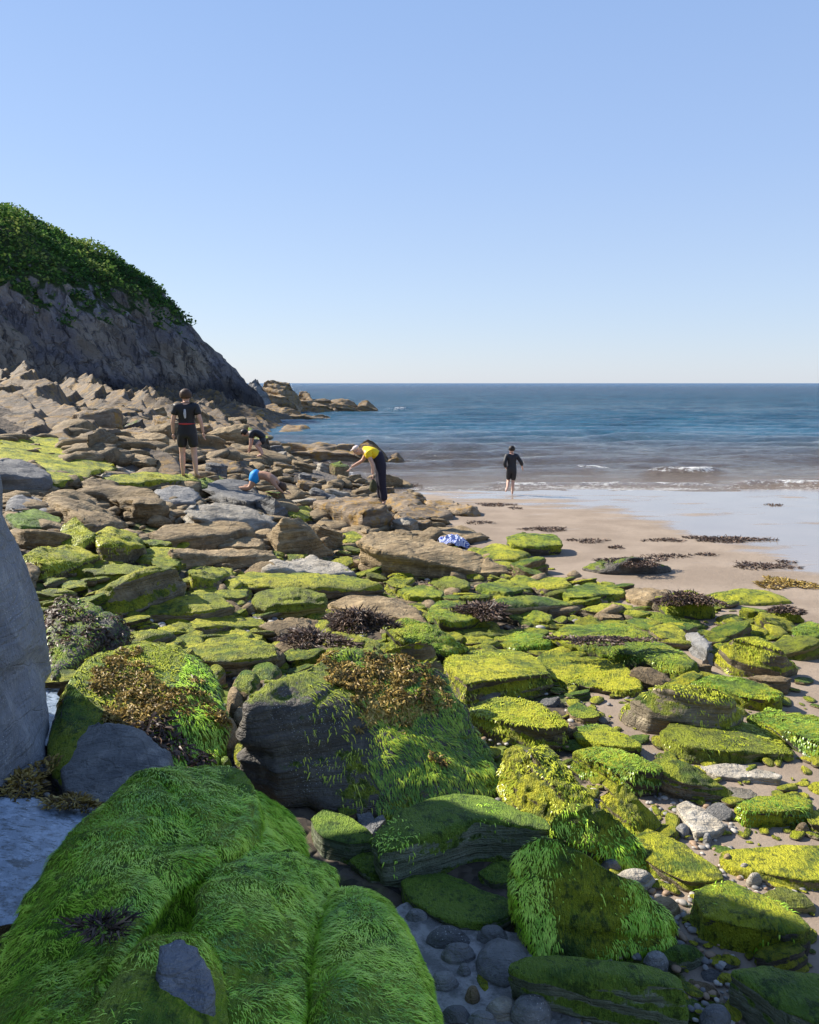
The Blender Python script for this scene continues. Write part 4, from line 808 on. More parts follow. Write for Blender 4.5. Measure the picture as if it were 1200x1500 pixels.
C = C + Nn * (0.10 * fbm(C * 0.9, 5, 40) + 0.05 * np.abs(fbm(C * 2.2, 4, 45)) + 0.05 * vn(np.stack([lam * 5, C[:, 2] * 0.6, 0 * lam], -1), 3) + 0.035 * vn(np.stack([blk * 3.3, 0 * blk, 0 * blk], -1), 9) + 0.012 * fbm(C * 7, 3, 44))[:, None]
set_co(wm_, C)
tag(link('slate_wall', wm_, M['wall']), kind='structure', label='blue grey slate cliff wall along the left edge', cat='cliff')

# --- tide pool between the wall and the algae hump
def sheet(name, poly, h, mat, seg=26, z=None):
    for _ in range(2): poly = [q_ for i_ in range(len(poly)) for q_ in ((poly[i_][0] * .75 + poly[(i_ + 1) % len(poly)][0] * .25 + 0, poly[i_][1] * .75 + poly[(i_ + 1) % len(poly)][1] * .25), (poly[i_][0] * .25 + poly[(i_ + 1) % len(poly)][0] * .75, poly[i_][1] * .25 + poly[(i_ + 1) % len(poly)][1] * .75))]
    poly = [(px + 4 * math.sin(px * .7 + py * .31) , py + 3 * math.sin(py * .9)) for px, py in poly]
    W = [ong(px, py, h) if z is None else onz(px, py, z) for px, py in poly]; c = sum(W, Vector()) / len(W)
    out = [c]; m = len(W)
    for k_ in range(1, 5):
        for p in W: out.append(c + (p - c) * (k_ / 4))
    bm = bmesh.new(); vs = [bm.verts.new(p - c) for p in out]
    for i in range(m):
        j = (i + 1) % m; bm.faces.new((vs[0], vs[1 + i], vs[1 + j]))
        for k_ in range(3): bm.faces.new((vs[1 + k_ * m + i], vs[1 + (k_ + 1) * m + i], vs[1 + (k_ + 1) * m + j], vs[1 + k_ * m + j]))
    bmesh.ops.recalc_face_normals(bm, faces=bm.faces[:])
    for f in bm.faces: f.smooth = True
    me = bpy.data.meshes.new(name); bm.to_mesh(me); bm.free()
    return link(name, me, mat, None, c)
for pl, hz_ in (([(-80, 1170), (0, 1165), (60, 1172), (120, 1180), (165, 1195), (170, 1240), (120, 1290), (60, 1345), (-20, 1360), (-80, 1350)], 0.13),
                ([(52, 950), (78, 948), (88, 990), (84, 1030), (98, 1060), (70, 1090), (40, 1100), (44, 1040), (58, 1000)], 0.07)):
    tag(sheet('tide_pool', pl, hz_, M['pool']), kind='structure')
rock('edge', 'pale tan boulder at the left edge at the near end of the tide pool', 'tan', [(-60, 1318), (-10, 1308), (14, 1318), (20, 1340), (-10, 1350), (-60, 1350)], F=30, dome=.1, smooth=7)
silt = N('wet_silt'); ps = silt.n('NewGeometry').outputs['Position']; nn_ = silt.noise(ps, 5, 5, 0.6)
M['silt'] = silt.done(silt.bsdf(silt.mix(silt.mr(silt.noise(ps, 11, 6, 0.7), 0.4, 0.6), (0.15, 0.145, 0.135), (0.34, 0.32, 0.30)), silt.mr(nn_, 0.4, 0.6, 0.3, 0.75), silt.bump(silt.math('ADD', nn_, silt.math('MULTIPLY', silt.noise(ps, 60, 5, 0.7), 0.5)), 0.8, 0.03), 0.5))
tag(sheet('wet_silt', [(560, 1330), (620, 1320), (700, 1350), (770, 1370), (830, 1400), (860, 1460), (840, 1540), (640, 1560), (600, 1450)], 0.02, M['silt']), kind='structure')

# ------------------------------------------------------------------ algae strands and seaweed on the near rocks
QF = 1.0
fuzz(ROCKS['fgA'], 50000 * QF, .027, .0033, cover=.74, seed=3, maxn=110000)
fuzz(ROCKS['fgB'], 50000 * QF, .027, .0033, cover=.72, seed=4, maxn=60000)
fuzz(ROCKS['fgC'], 50000 * QF, .029, .0032, cover=.9, seed=5, maxn=60000)
fuzz(ROCKS['fgD'], 50000 * QF, .027, .0033, cover=.72, seed=6, maxn=36000, test=lambda P: ((P[:, 0] - onz(272, 1420, 1.2).x) / .15) ** 2 + ((P[:, 1] - onz(272, 1420, 1.2).y) / .2) ** 2 > .8)
fuzz(ROCKS['fgF'], 50000, .027, .0033, cover=.95, seed=77, maxn=20000)
fuzz(ROCKS['fgA2'], 18000, .05, .005, cover=.9, seed=7, maxn=20000)
fuzz(ROCKS['pyr'], 22000, .028, .0035, cover=.5, seed=8, maxn=24000)
fuzz(ROCKS['slope'], 14000, .03, .004, cover=.5, seed=9, maxn=9000)
fuzz(ROCKS['dk'], 7000, .035, .005, cover=.4, seed=10, maxn=8000)
fuzz(ROCKS['oval'], 6000, .025, .005, cover=.3, seed=11, maxn=8000, nz=.3)
for i, (k_, mt) in enumerate([('fin1', 'fuzzy'), ('fin2', 'fuzzy'), ('fin3', 'fuzzy'), ('fin4', 'fuzzm'), ('fin5', 'fuzzy'), ('mb1', 'fuzzy'), ('bg1', 'fuzzy'), ('mb2', 'fuzzm'), ('ms5', 'fuzzy'),
    ('mr1', 'fuzzm'), ('ms1', 'fuzzy'), ('ms2', 'fuzzm'), ('ms3', 'fuzzm'), ('ms4', 'fuzzy'), ('lg2', 'fuzzm'), ('sm1', 'fuzzy'), ('m64', 'fuzzm'), ('m99', 'fuzzm'), ('m69', 'fuzzm'), ('m77', 'fuzzm'), ('m39', 'fuzzy'), ('m38', 'fuzzy'), ('m40', 'fuzzy'), ('m62', 'fuzzy')]):
    fuzz(ROCKS[k_], 9000, .024, .006, mat=mt, cover=.42, seed=20 + i, maxn=9000, nz=.1)
kr = ROCKS['kelp1']; cx_, cy_, cz_ = kr.location
fuzz(kr, 19000, .04, .0045, mat='fuzzm', cover=.9, seed=50, maxn=45000, test=lambda P: P[:, 0] + 0.35 * (P[:, 1] - cy_) > cx_ - 0.10 + 0.25 * fbm(P * 3, 2, 4))
fuzz(kr, 9000, .04, .006, mat='fuzzy', cover=.3, seed=51, maxn=9000, nz=.6)
k2 = ROCKS['kelp2']; ax_, ay_, az_ = k2.location
fuzz(k2, 13000, .05, .005, cover=.9, seed=52, maxn=20000, test=lambda P: P[:, 0] > ax_ + 0.12 + 0.12 * fbm(P * 3, 2, 4))
fuzz(k2, 12000, .035, .006, mat='fuzzy', cover=1.0, seed=53, maxn=20000, nz=.35, test=lambda P: (P[:, 0] < ax_ + 0.1) & (P[:, 1] > ay_ - 0.05))
def patch(cx0, cy0, rx, ry, s_=0):
    def f(P, r_): return ((P[:, 0] - cx0) / rx) ** 2 + ((P[:, 1] - cy0) / ry) ** 2 < 1.0 + 2.2 * fbm(P * 5, 4, s_) - 0.7 * r_
    return f
weed(kr, 12000, patch(cx_ + 0.10, cy_ + 0.36, .50, .42, 1), L=.034, Wd=.010, seed=60, nz=.35, pile=.04)
weed(kr, 3500, patch(cx_ - 0.15, cy_ + 0.75, .42, .25, 2), L=.07, Wd=.012, mat='kelp', seed=61, name='dark_seaweed', pile=.14)
weed(k2, 8000, patch(ax_ + 0.08, ay_ + 0.22, .44, .42, 3), L=.034, Wd=.010, pile=.04, seed=62, nz=.1)
weed(k2, 3000, patch(ax_ + 0.25, ay_ - 0.22, .32, .28, 4), L=.06, Wd=.014, mat='kelp', seed=63, name='dark_seaweed', nz=-.2)
sr = ROCKS['slr']; weed(sr, 1800, patch(sr.location.x - .1, sr.location.y, .6, .5, 5), L=.05, Wd=.014, mat='kelp', seed=64, name='dark_seaweed')
fuzz(sr, 16000, .03, .005, mat='fuzzm', cover=.6, seed=65, maxn=10000)
def kelp_pile(px, py, rx, ry, hgt, n, label, L=.07, Wd=.013, mat='kelp', h=0.0, group=None, seed=0, name='kelp_clump'):
    c = ong(px, py, h); rs = np.random.RandomState(seed + 7); a = rs.rand(n) * 6.283; q_ = np.sqrt(rs.rand(n))
    wob = 1 + 0.35 * np.sin(3 * a + seed) + .2 * np.sin(5 * a + seed * 2)
    x = c.x + rx * q_ * np.cos(a) * wob; y = c.y + ry * q_ * np.sin(a) * wob; z = G(x, y) + h + hgt * np.maximum(1 - q_ ** 2, 0) * rs.rand(n) ** .6 + .004
    P = np.stack([x, y, z], -1); D = np.stack([np.cos(a), np.sin(a), -0.35 + .2 * rs.randn(n)], -1) + .6 * rs.randn(n, 3); D[:, 2] = np.where(z - G(x, y) - h < .03, np.abs(D[:, 2]) * .15, D[:, 2]); D /= np.linalg.norm(D, axis=1, keepdims=True)
    Qr = rs.randn(n, 3) * .6 + [0, 0, 1]; Qr /= np.linalg.norm(Qr, axis=1, keepdims=True)
    loc = np.array([c.x, c.y, float(G(c.x, c.y)) + h])
    o = blades(name, P - loc, Qr, D, L * (.5 + rs.rand(n)), Wd * (.6 + .8 * rs.rand(n)), M[mat], None, .35 + .3 * rs.randn(n)); o.location = loc
    return tag(o, label, 'seaweed', group)
kelp_pile(525, 918, .25, .20, .16, 3200, 'black spiky kelp clump on top of the rocks behind the central kelp boulder', h=.40, seed=1, L=.06, Wd=.009)
kelp_pile(460, 940, .27, .18, .07, 1500, 'brown kelp clump trailing left of the black spiky clump', h=.46, seed=2, L=.055, Wd=.01)
kelp_pile(112, 1180, .16, .06, .03, 500, 'brown weed fringe at the far rim of the tide pool', h=.14, seed=9, L=.035, Wd=.009, mat='wrack')
kelp_pile(35, 1150, .12, .22, .05, 700, 'dark weed heaped between the slate wall and the tide pool', h=.10, seed=10, L=.04, Wd=.010, mat='wrack')
kelp_pile(150, 1362, .08, .05, .02, 260, 'pale purple weed tuft lying on the huge algae hump', h=.60, seed=11, L=.05, Wd=.006)
kelp_pile(1005, 882, .34, .20, .10, 2200, 'purple brown kelp draped over the weedy mound at the edge of the sand', h=.18, seed=3, L=.05, Wd=.011)
kelp_pile(1152, 896, .17, .12, .04, 600, 'dark kelp tuft on the small rock near the right edge', h=.13, seed=4, L=.05)
kelp_pile(705, 898, .26, .25, .1, 1500, 'black weed hanging on the right of the shaggy green mound', h=.16, seed=5)
kelp_pile(930, 824, .38, .3, .05, 1200, 'dark kelp crest on the low weed covered reef', h=.14, seed=6, L=.05)
kelp_pile(880, 940, .38, .10, .02, 900, 'purple kelp strip on the long green ridge', h=.25, seed=7, L=.05)
kelp_pile(640, 860, .3, .15, .03, 600, 'brown weed in the gap below the towel boulder', seed=8)
for i, (px, py, rx, ry, hg, n, lab) in enumerate([
    (1065, 791, .85, .40, .05, 2200, 'longest dark seaweed strip on the shining wet sand'),
    (1115, 830, .55, .35, .03, 900, 'thin seaweed strip on wet sand below the longest strip'),
    (1150, 856, .50, .45, .05, 1600, 'brown green seaweed patch at the right edge of the sand'),
    (975, 792, .45, .2, .02, 400, 'faint seaweed line left of the longest strip'),
    (800, 776, .5, .35, .04, 900, 'dark weed patch beyond the square green topped rock'),
    (862, 793, .40, .3, .02, 400, 'sparse weed streak right of the square green topped rock'),
    (726, 740, .5, .4, .04, 800, 'dark weed heap on the wet sand just behind the runner'),
    (700, 766, .35, .3, .02, 300, 'small weed scrap on the sand left of the weed heap'),
    (755, 745, .18, .25, .02, 150, 'tiny weed scrap beside the runner footprints'),
    (903, 803, .15, .15, .03, 150, 'single small weed tuft in the middle of the sand'),
    (1035, 813, .2, .15, .02, 200, 'little weed tuft below the longest strip'),
    (985, 815, .45, .2, .015, 300, 'reddish weed line in the middle of the sand'),
    (1133, 740, .25, .3, .02, 160, 'tiny weed scrap on the shining sand near the sea'),
    (1150, 824, .15, .15, .02, 120, 'tiny weed scrap near the right edge of the sand'),
    (590, 728, .4, .4, .05, 500, 'weed lying on rocks right of the person in yellow'),
    (605, 712, .4, .5, .04, 500, 'dark weed in the shallows right of the person in yellow')]):
    kelp_pile(px, py, rx * .72, ry * .6, hg * .6, n // 2, lab, L=.06, Wd=.014, seed=20 + i, name='seaweed_scrap', group='seaweed scraps on the sand', mat='kelp' if i != 2 else 'wrack')

# ------------------------------------------------------------------ fill stones: prototypes copied
protos = []
for i in range(14):
    rs_ = random.Random(100 + i); k = rs_.choice((6, 7, 8, 9)); ex = rs_.uniform(.5, .85); hgt = rs_.uniform(.22, .42)
    pts = [(math.cos(6.283 * j / k) * .5 * rs_.uniform(.8, 1.12), math.sin(6.283 * j / k) * .5 * ex * rs_.uniform(.8, 1.12), hgt * rs_.uniform(.75, 1.1)) for j in range(k)]
    protos.append(rock_mesh(pts, -.15, dome=.15, res=26, smooth=3 if i % 3 else 1, disp=.055, layer=.05, hull=i % 4 != 0, jit=.1, seed=200 + i))
pm = {}
def proto(i, mat):
    if (i, mat) not in pm:
        me = protos[i].copy(); me.materials.clear(); me.materials.append(M[mat]); pm[(i, mat)] = me
    return pm[(i, mat)]
LB = {'far': ('brown angular rock of the boulder field between the standing man and the headland', 'brown rocks of the far boulder field'),
      'mid': ('bare brown or grey stone among the rocks around the standing man and bending people', 'bare stones of the middle boulder field'),
      'green': ('algae speckled stone filling gaps between the larger mossy slabs', 'algae speckled stones between the mossy slabs'),
      'near': ('small mossy stone in the sandy gaps near the right foreground', 'small mossy stones in the right foreground')}
rs_ = random.Random(5)
import re
CW = {'dark': 'dark', 'tan': 'bare brown', 'grey': 'grey', 'pale': 'pale', 'lichen': 'ochre', 'half': 'half mossy', 'bright': 'yellow green', 'olive': 'olive', 'green': 'dark green', 'tanmoss': 'green speckled', 'shade': 'dull green'}
SHORT = []; USED = {}
for k_, o_ in ROCKS.items():
    t_ = re.split(r' (?:right of|left of|behind|in the|in front|at the|under|below|beside|near|between|running|lying|just|above|cut by|along|standing clear|alone|crossing|next to|touching|the standing|with|on the|on top|directly|of the|leaning|before|who|from|filling|resting|wedged|poking|half hidden|over|low in)(?= |$)', o_['label'])[0]
    SHORT.append((t_, o_.location.x, o_.location.y))
from collections import Counter
_c = Counter(a for a, _, _ in SHORT); SHORT = [q_ for q_ in SHORT if _c[q_[0]] == 1 and len(q_[0].split()) >= 2]
def relabel(o, mat_, s_):
    c_ = sorted(SHORT, key=lambda q_: (q_[1] - o.location.x) ** 2 + (q_[2] - o.location.y) ** 2)[:9]
    for sz_ in ('small ' if s_ < 1 else 'large ', 'low ', 'squat ', 'rounded '):
        for nm_, x_, y_ in c_:
            dx, dy = o.location.x - x_, o.location.y - y_
            dr = ('right of' if dx > 0 else 'left of') if abs(dx) > abs(dy) * .8 else ('behind' if dy > 0 else 'in front of')
            L_ = f"{sz_}{CW[mat_]} {'stone' if s_ < .6 else 'rock'} {dr} the {nm_}"
            if L_ not in USED and len(L_.split()) <= 15: USED[L_] = 1; return L_
    return L_
def scatter(zone, n, box, smin, smax, mats, inside, flat=1.0, tries=4000, hoff=-0.02):
    c_ = 0
    for _ in range(tries):
        if c_ >= n: break
        px, py = rs_.uniform(box[0], box[2]), rs_.uniform(box[1], box[3])
        if not inside(px, py): continue
        p = ong(px, py, 0.05); s_ = rs_.uniform(smin, smax) ** 1.0
        if any((p.x - a) ** 2 + (p.y - b_) ** 2 < (r_ * .8 + s_ * .30) ** 2 for a, b_, r_ in FOOT): continue
        FOOT.append((p.x, p.y, s_ * .42)); c_ += 1; mat_ = rs_.choice(mats)
        o = bpy.data.objects.new('stone', proto(rs_.randrange(14), mat_)); COL.objects.link(o)
        o.location = (p.x, p.y, float(G(p.x, p.y)) + hoff); o.rotation_euler = (rs_.uniform(-.35, .35), rs_.uniform(-.35, .35), rs_.choice((0, math.pi)) + rs_.uniform(-.6, .6))
        o.scale = (s_, s_ * rs_.uniform(.7, 1.1), s_ * rs_.uniform(.8, 1.3) * flat); tag(o, relabel(o, mat_, s_), 'rock', LB[zone][1], 'thing')
def edge_x(py): return float(np.interp(py, [600, 660, 700, 730, 760, 800, 850, 870, 900, 1000, 1100], [380, 400, 560, 640, 640, 690, 880, 1000, 1150, 1190, 1000]))
scatter('far', 70, (0, 596, 420, 660), .6, 1.5, ['tan', 'dark', 'lichen', 'lichen', 'tan'], lambda x, y: x < edge_x(y) and x > 170 - (y - 596) * 1.2)
scatter('mid', 52, (60, 655, 650, 800), .3, .75, ['tan', 'tan', 'lichen', 'grey', 'pale', 'tanmoss'], lambda x, y: x < edge_x(y))
scatter('green', 125, (60, 800, 1190, 1010), .2, .5, ['half', 'bright', 'olive', 'green', 'tan', 'tanmoss'], lambda x, y: x < edge_x(y), .8)
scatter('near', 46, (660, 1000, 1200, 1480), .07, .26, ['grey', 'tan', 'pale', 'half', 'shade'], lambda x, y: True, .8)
# pebbles: nobody could count them
V, T = [], []; ico = bmesh.new(); bmesh.ops.create_icosphere(ico, subdivisions=2, radius=1); iv = np.array([v_.co[:] for v_ in ico.verts]); it = np.array([[v_.index for v_ in f.verts] for f in ico.faces]); ico.free()
rs = np.random.RandomState(8); cnt = 0
for (x0, y0, x1, y1, n, s0, s1) in [(900, 1230, 1080, 1420, 240, .006, .02), (1050, 1240, 1200, 1330, 150, .005, .016), (850, 1440, 1100, 1500, 120, .006, .016), (640, 1380, 900, 1500, 330, .004, .014), (300, 960, 470, 1170, 160, .01, .03),
                                  (150, 860, 420, 960, 220, .01, .04), (640, 1000, 1000, 1200, 200, .008, .022), (380, 740, 900, 960, 260, .015, .05), (0, 1080, 70, 1200, 60, .01, .03), (940, 1150, 1080, 1260, 90, .006, .02)]:
    for _ in range(n):
        a_, b_ = rs.uniform(x0, x1), rs.uniform(y0, y1)
        if y1 < 1000 and a_ > edge_x(b_) - 10: continue
        p = ong(a_, b_, 0.0); s_ = rs.uniform(s0, s1); ang = rs.rand() * 6.283
        v2 = iv * (1 + .18 * vn(iv * 1.3 + cnt * 3.1, 2))[:, None] * [s_ * 1.3, s_, s_ * .65]
        v2 = v2 @ np.array([[math.cos(ang), -math.sin(ang), 0], [math.sin(ang), math.cos(ang), 0], [0, 0, 1]]).T + [p.x, p.y, p.z + s_ * .25]
        V.append(v2); T.append(it + cnt * len(iv)); cnt += 1
def rubble_stuff(name, mat, label, zones, seed, flat):
    V, T = [], []; c_ = 0; rs = np.random.RandomState(seed)
    for (x0, y0, x1, y1, n, s0, s1) in zones:
        for _ in range(n):
            px, py = rs.uniform(x0, x1), rs.uniform(y0, y1)
            if px > edge_x(py) and py < 1000: continue
            p = ong(px, py, 0.03); s_ = s0 + (s1 - s0) * rs.rand() ** 2; v2 = iv * (1 + .5 * vn(iv * 1.1 + c_ * 3.1, 2))[:, None]
            v2 = np.sign(v2) * np.abs(v2) ** .75 * [s_ * rs.uniform(1, 1.9), s_ * rs.uniform(.7, 1.2), s_ * rs.uniform(.3, .6) * flat]; a_, b_ = rs.rand() * 6.283, rs.uniform(-.5, .5)
            v2 = v2 @ np.array([[1, 0, 0], [0, math.cos(b_), -math.sin(b_)], [0, math.sin(b_), math.cos(b_)]]) @ np.array([[math.cos(a_), -math.sin(a_), 0], [math.sin(a_), math.cos(a_), 0], [0, 0, 1]])
            V.append(v2 + [p.x, p.y, float(G(p.x, p.y)) + s_ * .2]); T.append(it + c_ * len(iv)); c_ += 1
    tag(link(name, np_mesh(name, np.concatenate(V), np.concatenate(T), False), M[mat]), label, 'rubble', kind='stuff')
rubble_stuff('mossy_rubble', 'half', 'broken half mossy rubble filling the gaps between the boulders', [(60, 780, 1180, 960, 900, .02, .13), (200, 900, 1000, 1010, 300, .02, .09), (640, 1000, 1200, 1220, 420, .01, .06), (700, 1200, 1200, 1480, 260, .006, .035)], 31, 1.0)
rubble_stuff('bare_rubble', 'tan', 'broken bare brown rubble between the boulders around the people', [(0, 640, 660, 800, 1100, .04, .22), (100, 600, 500, 680, 500, .1, .45), (300, 750, 900, 900, 300, .03, .12)], 32, 1.0)
pb = N('pebble'); pp = pb.n('NewGeometry'); rnd = pp.outputs['Random Per Island']
pc = pb.mix(pb.mr(rnd, 0, 1), (0.15, 0.145, 0.14), (0.5, 0.45, 0.38)); pc = pb.mix(pb.math('GREATER_THAN', rnd, .75), pc, (0.28, 0.19, 0.12))
M['pebble'] = pb.done(pb.bsdf(pc, .6, pb.bump(pb.noise(pp.outputs['Position'], 60, 3), .3, .005), .35))
tag(link('pebbles', np_mesh('pebbles', np.concatenate(V), np.concatenate(T)), M['pebble']), 'small rounded pebbles strewn in the gaps between the rocks', 'pebbles', kind='stuff')
# ------------------------------------------------------------------ people
def skin(name, nodes, edges, mat, parent=None, sub=2, loc=(0, 0, 0), rotz=0.0):
    """nodes: {name: (x, y, z, r[, r2])}; edges: list of name pairs, the first node is the root."""
    ks = list(nodes); me = bpy.data.meshes.new(name)
    me.from_pydata([nodes[k][:3] for k in ks], [(ks.index(a), ks.index(b)) for a, b in edges], [])
    tmp.modifiers.clear(); tmp.data = me; m = tmp.modifiers.new('s', 'SKIN')
    for i, k in enumerate(ks):
        n_ = nodes[k]; me.skin_vertices[0].data[i].radius = (n_[3], n_[4] if len(n_) > 4 else n_[3]); me.skin_vertices[0].data[i].use_root = (i == 0)
    s_ = tmp.modifiers.new('b', 'SUBSURF'); s_.levels = sub; m.use_smooth_shade = True
    dg = bpy.context.evaluated_depsgraph_get(); r_ = bpy.data.meshes.new_from_object(tmp.evaluated_get(dg)); tmp.modifiers.clear(); tmp.data = bpy.data.meshes.new('e')
    r_.polygons.foreach_set('use_smooth', np.ones(len(r_.polygons), bool))
    return r_
def join(mes):
    bm = bmesh.new()
    for m_ in mes: bm.from_mesh(m_)
    me = bpy.data.meshes.new('body'); bm.to_mesh(me); bm.free(); return me
def hand(w, d, side, spread=.012):
    """palm and five fingers as one skinned tree; w = wrist, d = direction the fingers point, side = thumb side"""
    w = Vector(w); d = Vector(d).normalized(); s_ = Vector(side).normalized(); k = d.cross(s_)
    nd = {'w': (*w, .024, .018), 'p': (*(w + d * .045), .034, .015)}; ed = [('w', 'p')]
    out = [skin('hand', {**nd, 'q': (*(w + d * .085), .036, .013)}, ed + [('p', 'q')], None)]
    for i, (o_, l_) in enumerate(((-.030, .055), (-.010, .070), (.010, .076), (.029, .068))):
        a = w + d * .075 + s_ * o_; b_ = a + d * l_ * .55 + k * .006; c_ = b_ + d * l_ * .45 + k * .022
        out.append(skin('f', {'a': (*a, .009), 'b': (*b_, .0085), 'c': (*c_, .007)}, [('a', 'b'), ('b', 'c')], None, sub=1))
    a = w + d * .03 + s_ * .02; b_ = a + s_ * .032 + d * .02; c_ = b_ + d * .034 + s_ * .008
    out.append(skin('t', {'a': (*a, .012), 'b': (*b_, .010), 'c': (*c_, .008)}, [('a', 'b'), ('b', 'c')], None, sub=1))
    return out
def body_nodes(J, H):
    """J: joint positions for pelvis, chest, neck, head, and limbs; H: overall scale. Radii follow human proportions."""
    r_ = lambda v_: v_ * H
    P = {'pelvis': (*J['pelvis'], r_(.088), r_(.062)), 'waist': (*J['waist'], r_(.076), r_(.056)), 'chest': (*J['chest'], r_(.094), r_(.064)), 'upper': (*J['upper'], r_(.074), r_(.05)),
         'neck': (*J['neck'], r_(.032), r_(.032)), 'jaw': (*J['jaw'], r_(.042), r_(.046)), 'skull': (*J['skull'], r_(.050), r_(.056)), 'crown': (*J['crown'], r_(.034), r_(.040))}
    E = [('pelvis', 'waist'), ('waist', 'chest'), ('chest', 'upper'), ('upper', 'neck'), ('neck', 'jaw'), ('jaw', 'skull'), ('skull', 'crown')]
    for s_ in 'lr':
        P['sho' + s_] = (*J['sho' + s_], r_(.036)); P['elb' + s_] = (*J['elb' + s_], r_(.025)); P['wri' + s_] = (*J['wri' + s_], r_(.017))
        P['hip' + s_] = (*J['hip' + s_], r_(.054)); P['kne' + s_] = (*J['kne' + s_], r_(.034)); m_ = (Vector(J['kne' + s_]) * .68 + Vector(J['ank' + s_]) * .32) + Vector(J.get('calf', (0, -.012, 0)))
        P['clf' + s_] = (*m_, r_(.035)); P['ank' + s_] = (*J['ank' + s_], r_(.021)); P['toe' + s_] = (*J['toe' + s_], r_(.022), r_(.014))
        E += [('upper', 'sho' + s_), ('sho' + s_, 'elb' + s_), ('elb' + s_, 'wri' + s_), ('pelvis', 'hip' + s_), ('hip' + s_, 'kne' + s_), ('kne' + s_, 'clf' + s_), ('clf' + s_, 'ank' + s_), ('ank' + s_, 'toe' + s_)]
    return P, E
def sub_nodes(P, E, keep, grow, cut={}):
    """clothing: the same skeleton, only the kept joints, thicker; cut = {child: (parent, t)} puts a hem part way along a bone"""
    Q_ = {k: tuple(P[k][:3]) + tuple(v_ + grow for v_ in P[k][3:]) for k in P if k in keep}; E2 = [(a, b) for a, b in E if a in keep and b in keep]
    for c_, (a, t_) in cut.items():
        A, B = P[a], P[c_]; ra, rb = A[3], B[3]; Q_['cut' + c_] = tuple(A[i] * (1 - t_) + B[i] * t_ for i in range(3)) + (ra * (1 - t_) + rb * t_ + grow * 1.3,); E2.append((a, 'cut' + c_))
    return Q_, E2
def face(J, H, fwd, mat='skin'):
    f = Vector(fwd).normalized(); hd_ = (Vector(J['jaw']) * .45 + Vector(J['skull']) * .55); up = (Vector(J['skull']) - Vector(J['jaw'])).normalized(); rt = f.cross(up)
    out = [skin('n', {'a': (*(hd_ + f * .045 * H + up * .012 * H), .008 * H), 'b': (*(hd_ + f * .066 * H - up * .008 * H), .010 * H), 'c': (*(hd_ + f * .05 * H - up * .012 * H), .009 * H)}, [('a', 'b'), ('b', 'c')], None, sub=1)]
    for s_ in (-1, 1):
        e_ = hd_ + rt * s_ * .050 * H; out.append(skin('e', {'a': (*(e_ + up * .012 * H), .009 * H, .014 * H), 'b': (*(e_ - up * .014 * H), .007 * H, .010 * H)}, [('a', 'b')], None, sub=1))
    return out
def build_person(J, H, label, clothes, hands, fwd, px, py, rotz=0.0, skinmat='skin', hair='hair', group=None, hairlen=.0, drop=0.0):
    P, E = body_nodes(J, H); parts = [skin('body', P, E, None)]
    for (wk, d_, s_) in hands: parts += [m_ for m_ in hand(J[wk], d_, s_)] if H > 1.5 else [scale_about(m_, J[wk], H / 1.75) for m_ in hand(J[wk], d_, s_)]
    parts += face(J, H, fwd); me = join(parts)
    me.polygons.foreach_set('use_smooth', np.ones(len(me.polygons), bool))
    hit = ray_hit(px, py); o = link('person', me, M[skinmat], None, (hit.x, hit.y, hit.z - drop)); o.rotation_euler = (0, 0, rotz); tag(o, label, 'person', group)
    f = Vector(fwd).normalized(); up = (Vector(J['skull']) - Vector(J['jaw'])).normalized(); sk = Vector(J['skull']) - f * .010 * H
    if hair:
        bmh = bmesh.new(); bmesh.ops.create_icosphere(bmh, subdivisions=4, radius=1); hm = bpy.data.meshes.new('hair'); bmh.to_mesh(hm); bmh.free()
        C_ = co_of(hm); fv, uv = np.array(f), np.array(up); df, du = C_ @ fv, C_ @ uv
        rr = .067 * H * (1 + .10 * np.clip(du, 0, 1)) * (1 - .38 * st(df, .2, .6) * (1 - st(du, .15, .5))) * (1 - .30 * st(-du, .45 - hairlen * 8, .95)) * (1 + .07 * fbm(C_ * 5, 3, 3))
        cc = np.array(Vector(J['jaw']) * .35 + Vector(J['skull']) * .65 + up * .012 * H - f * .012 * H)
        set_co(hm, cc + C_ * rr[:, None]); hm.polygons.foreach_set('use_smooth', np.ones(len(hm.polygons), bool)); link('hair', hm, M[hair], o)
    for nm, mat, keep, grow, cut in clothes:
        Q_, E2 = sub_nodes(P, E, keep, grow, cut); cm = skin(nm, Q_, E2, None); C_ = co_of(cm); C_ += no_of(cm) * (.006 * fbm(C_ * [9, 9, 16], 3, 5))[:, None]; set_co(cm, C_); link(nm, cm, M[mat], o)
    return o
def scale_about(m_, c_, s_):
    C_ = co_of(m_); c_ = np.array(c_); set_co(m_, c_ + (C_ - c_) * s_); return m_
def ray_hit(px, py):
    bpy.context.view_layer.update(); dg = bpy.context.evaluated_depsgraph_get(); d = ray(px, py).normalized()
    ok, loc, *_ = sc.ray_cast(dg, cam.location + d * .4, d); return loc
tmp.hide_viewport = False
T6 = {'pelvis', 'waist', 'chest', 'upper', 'shol', 'shor'}
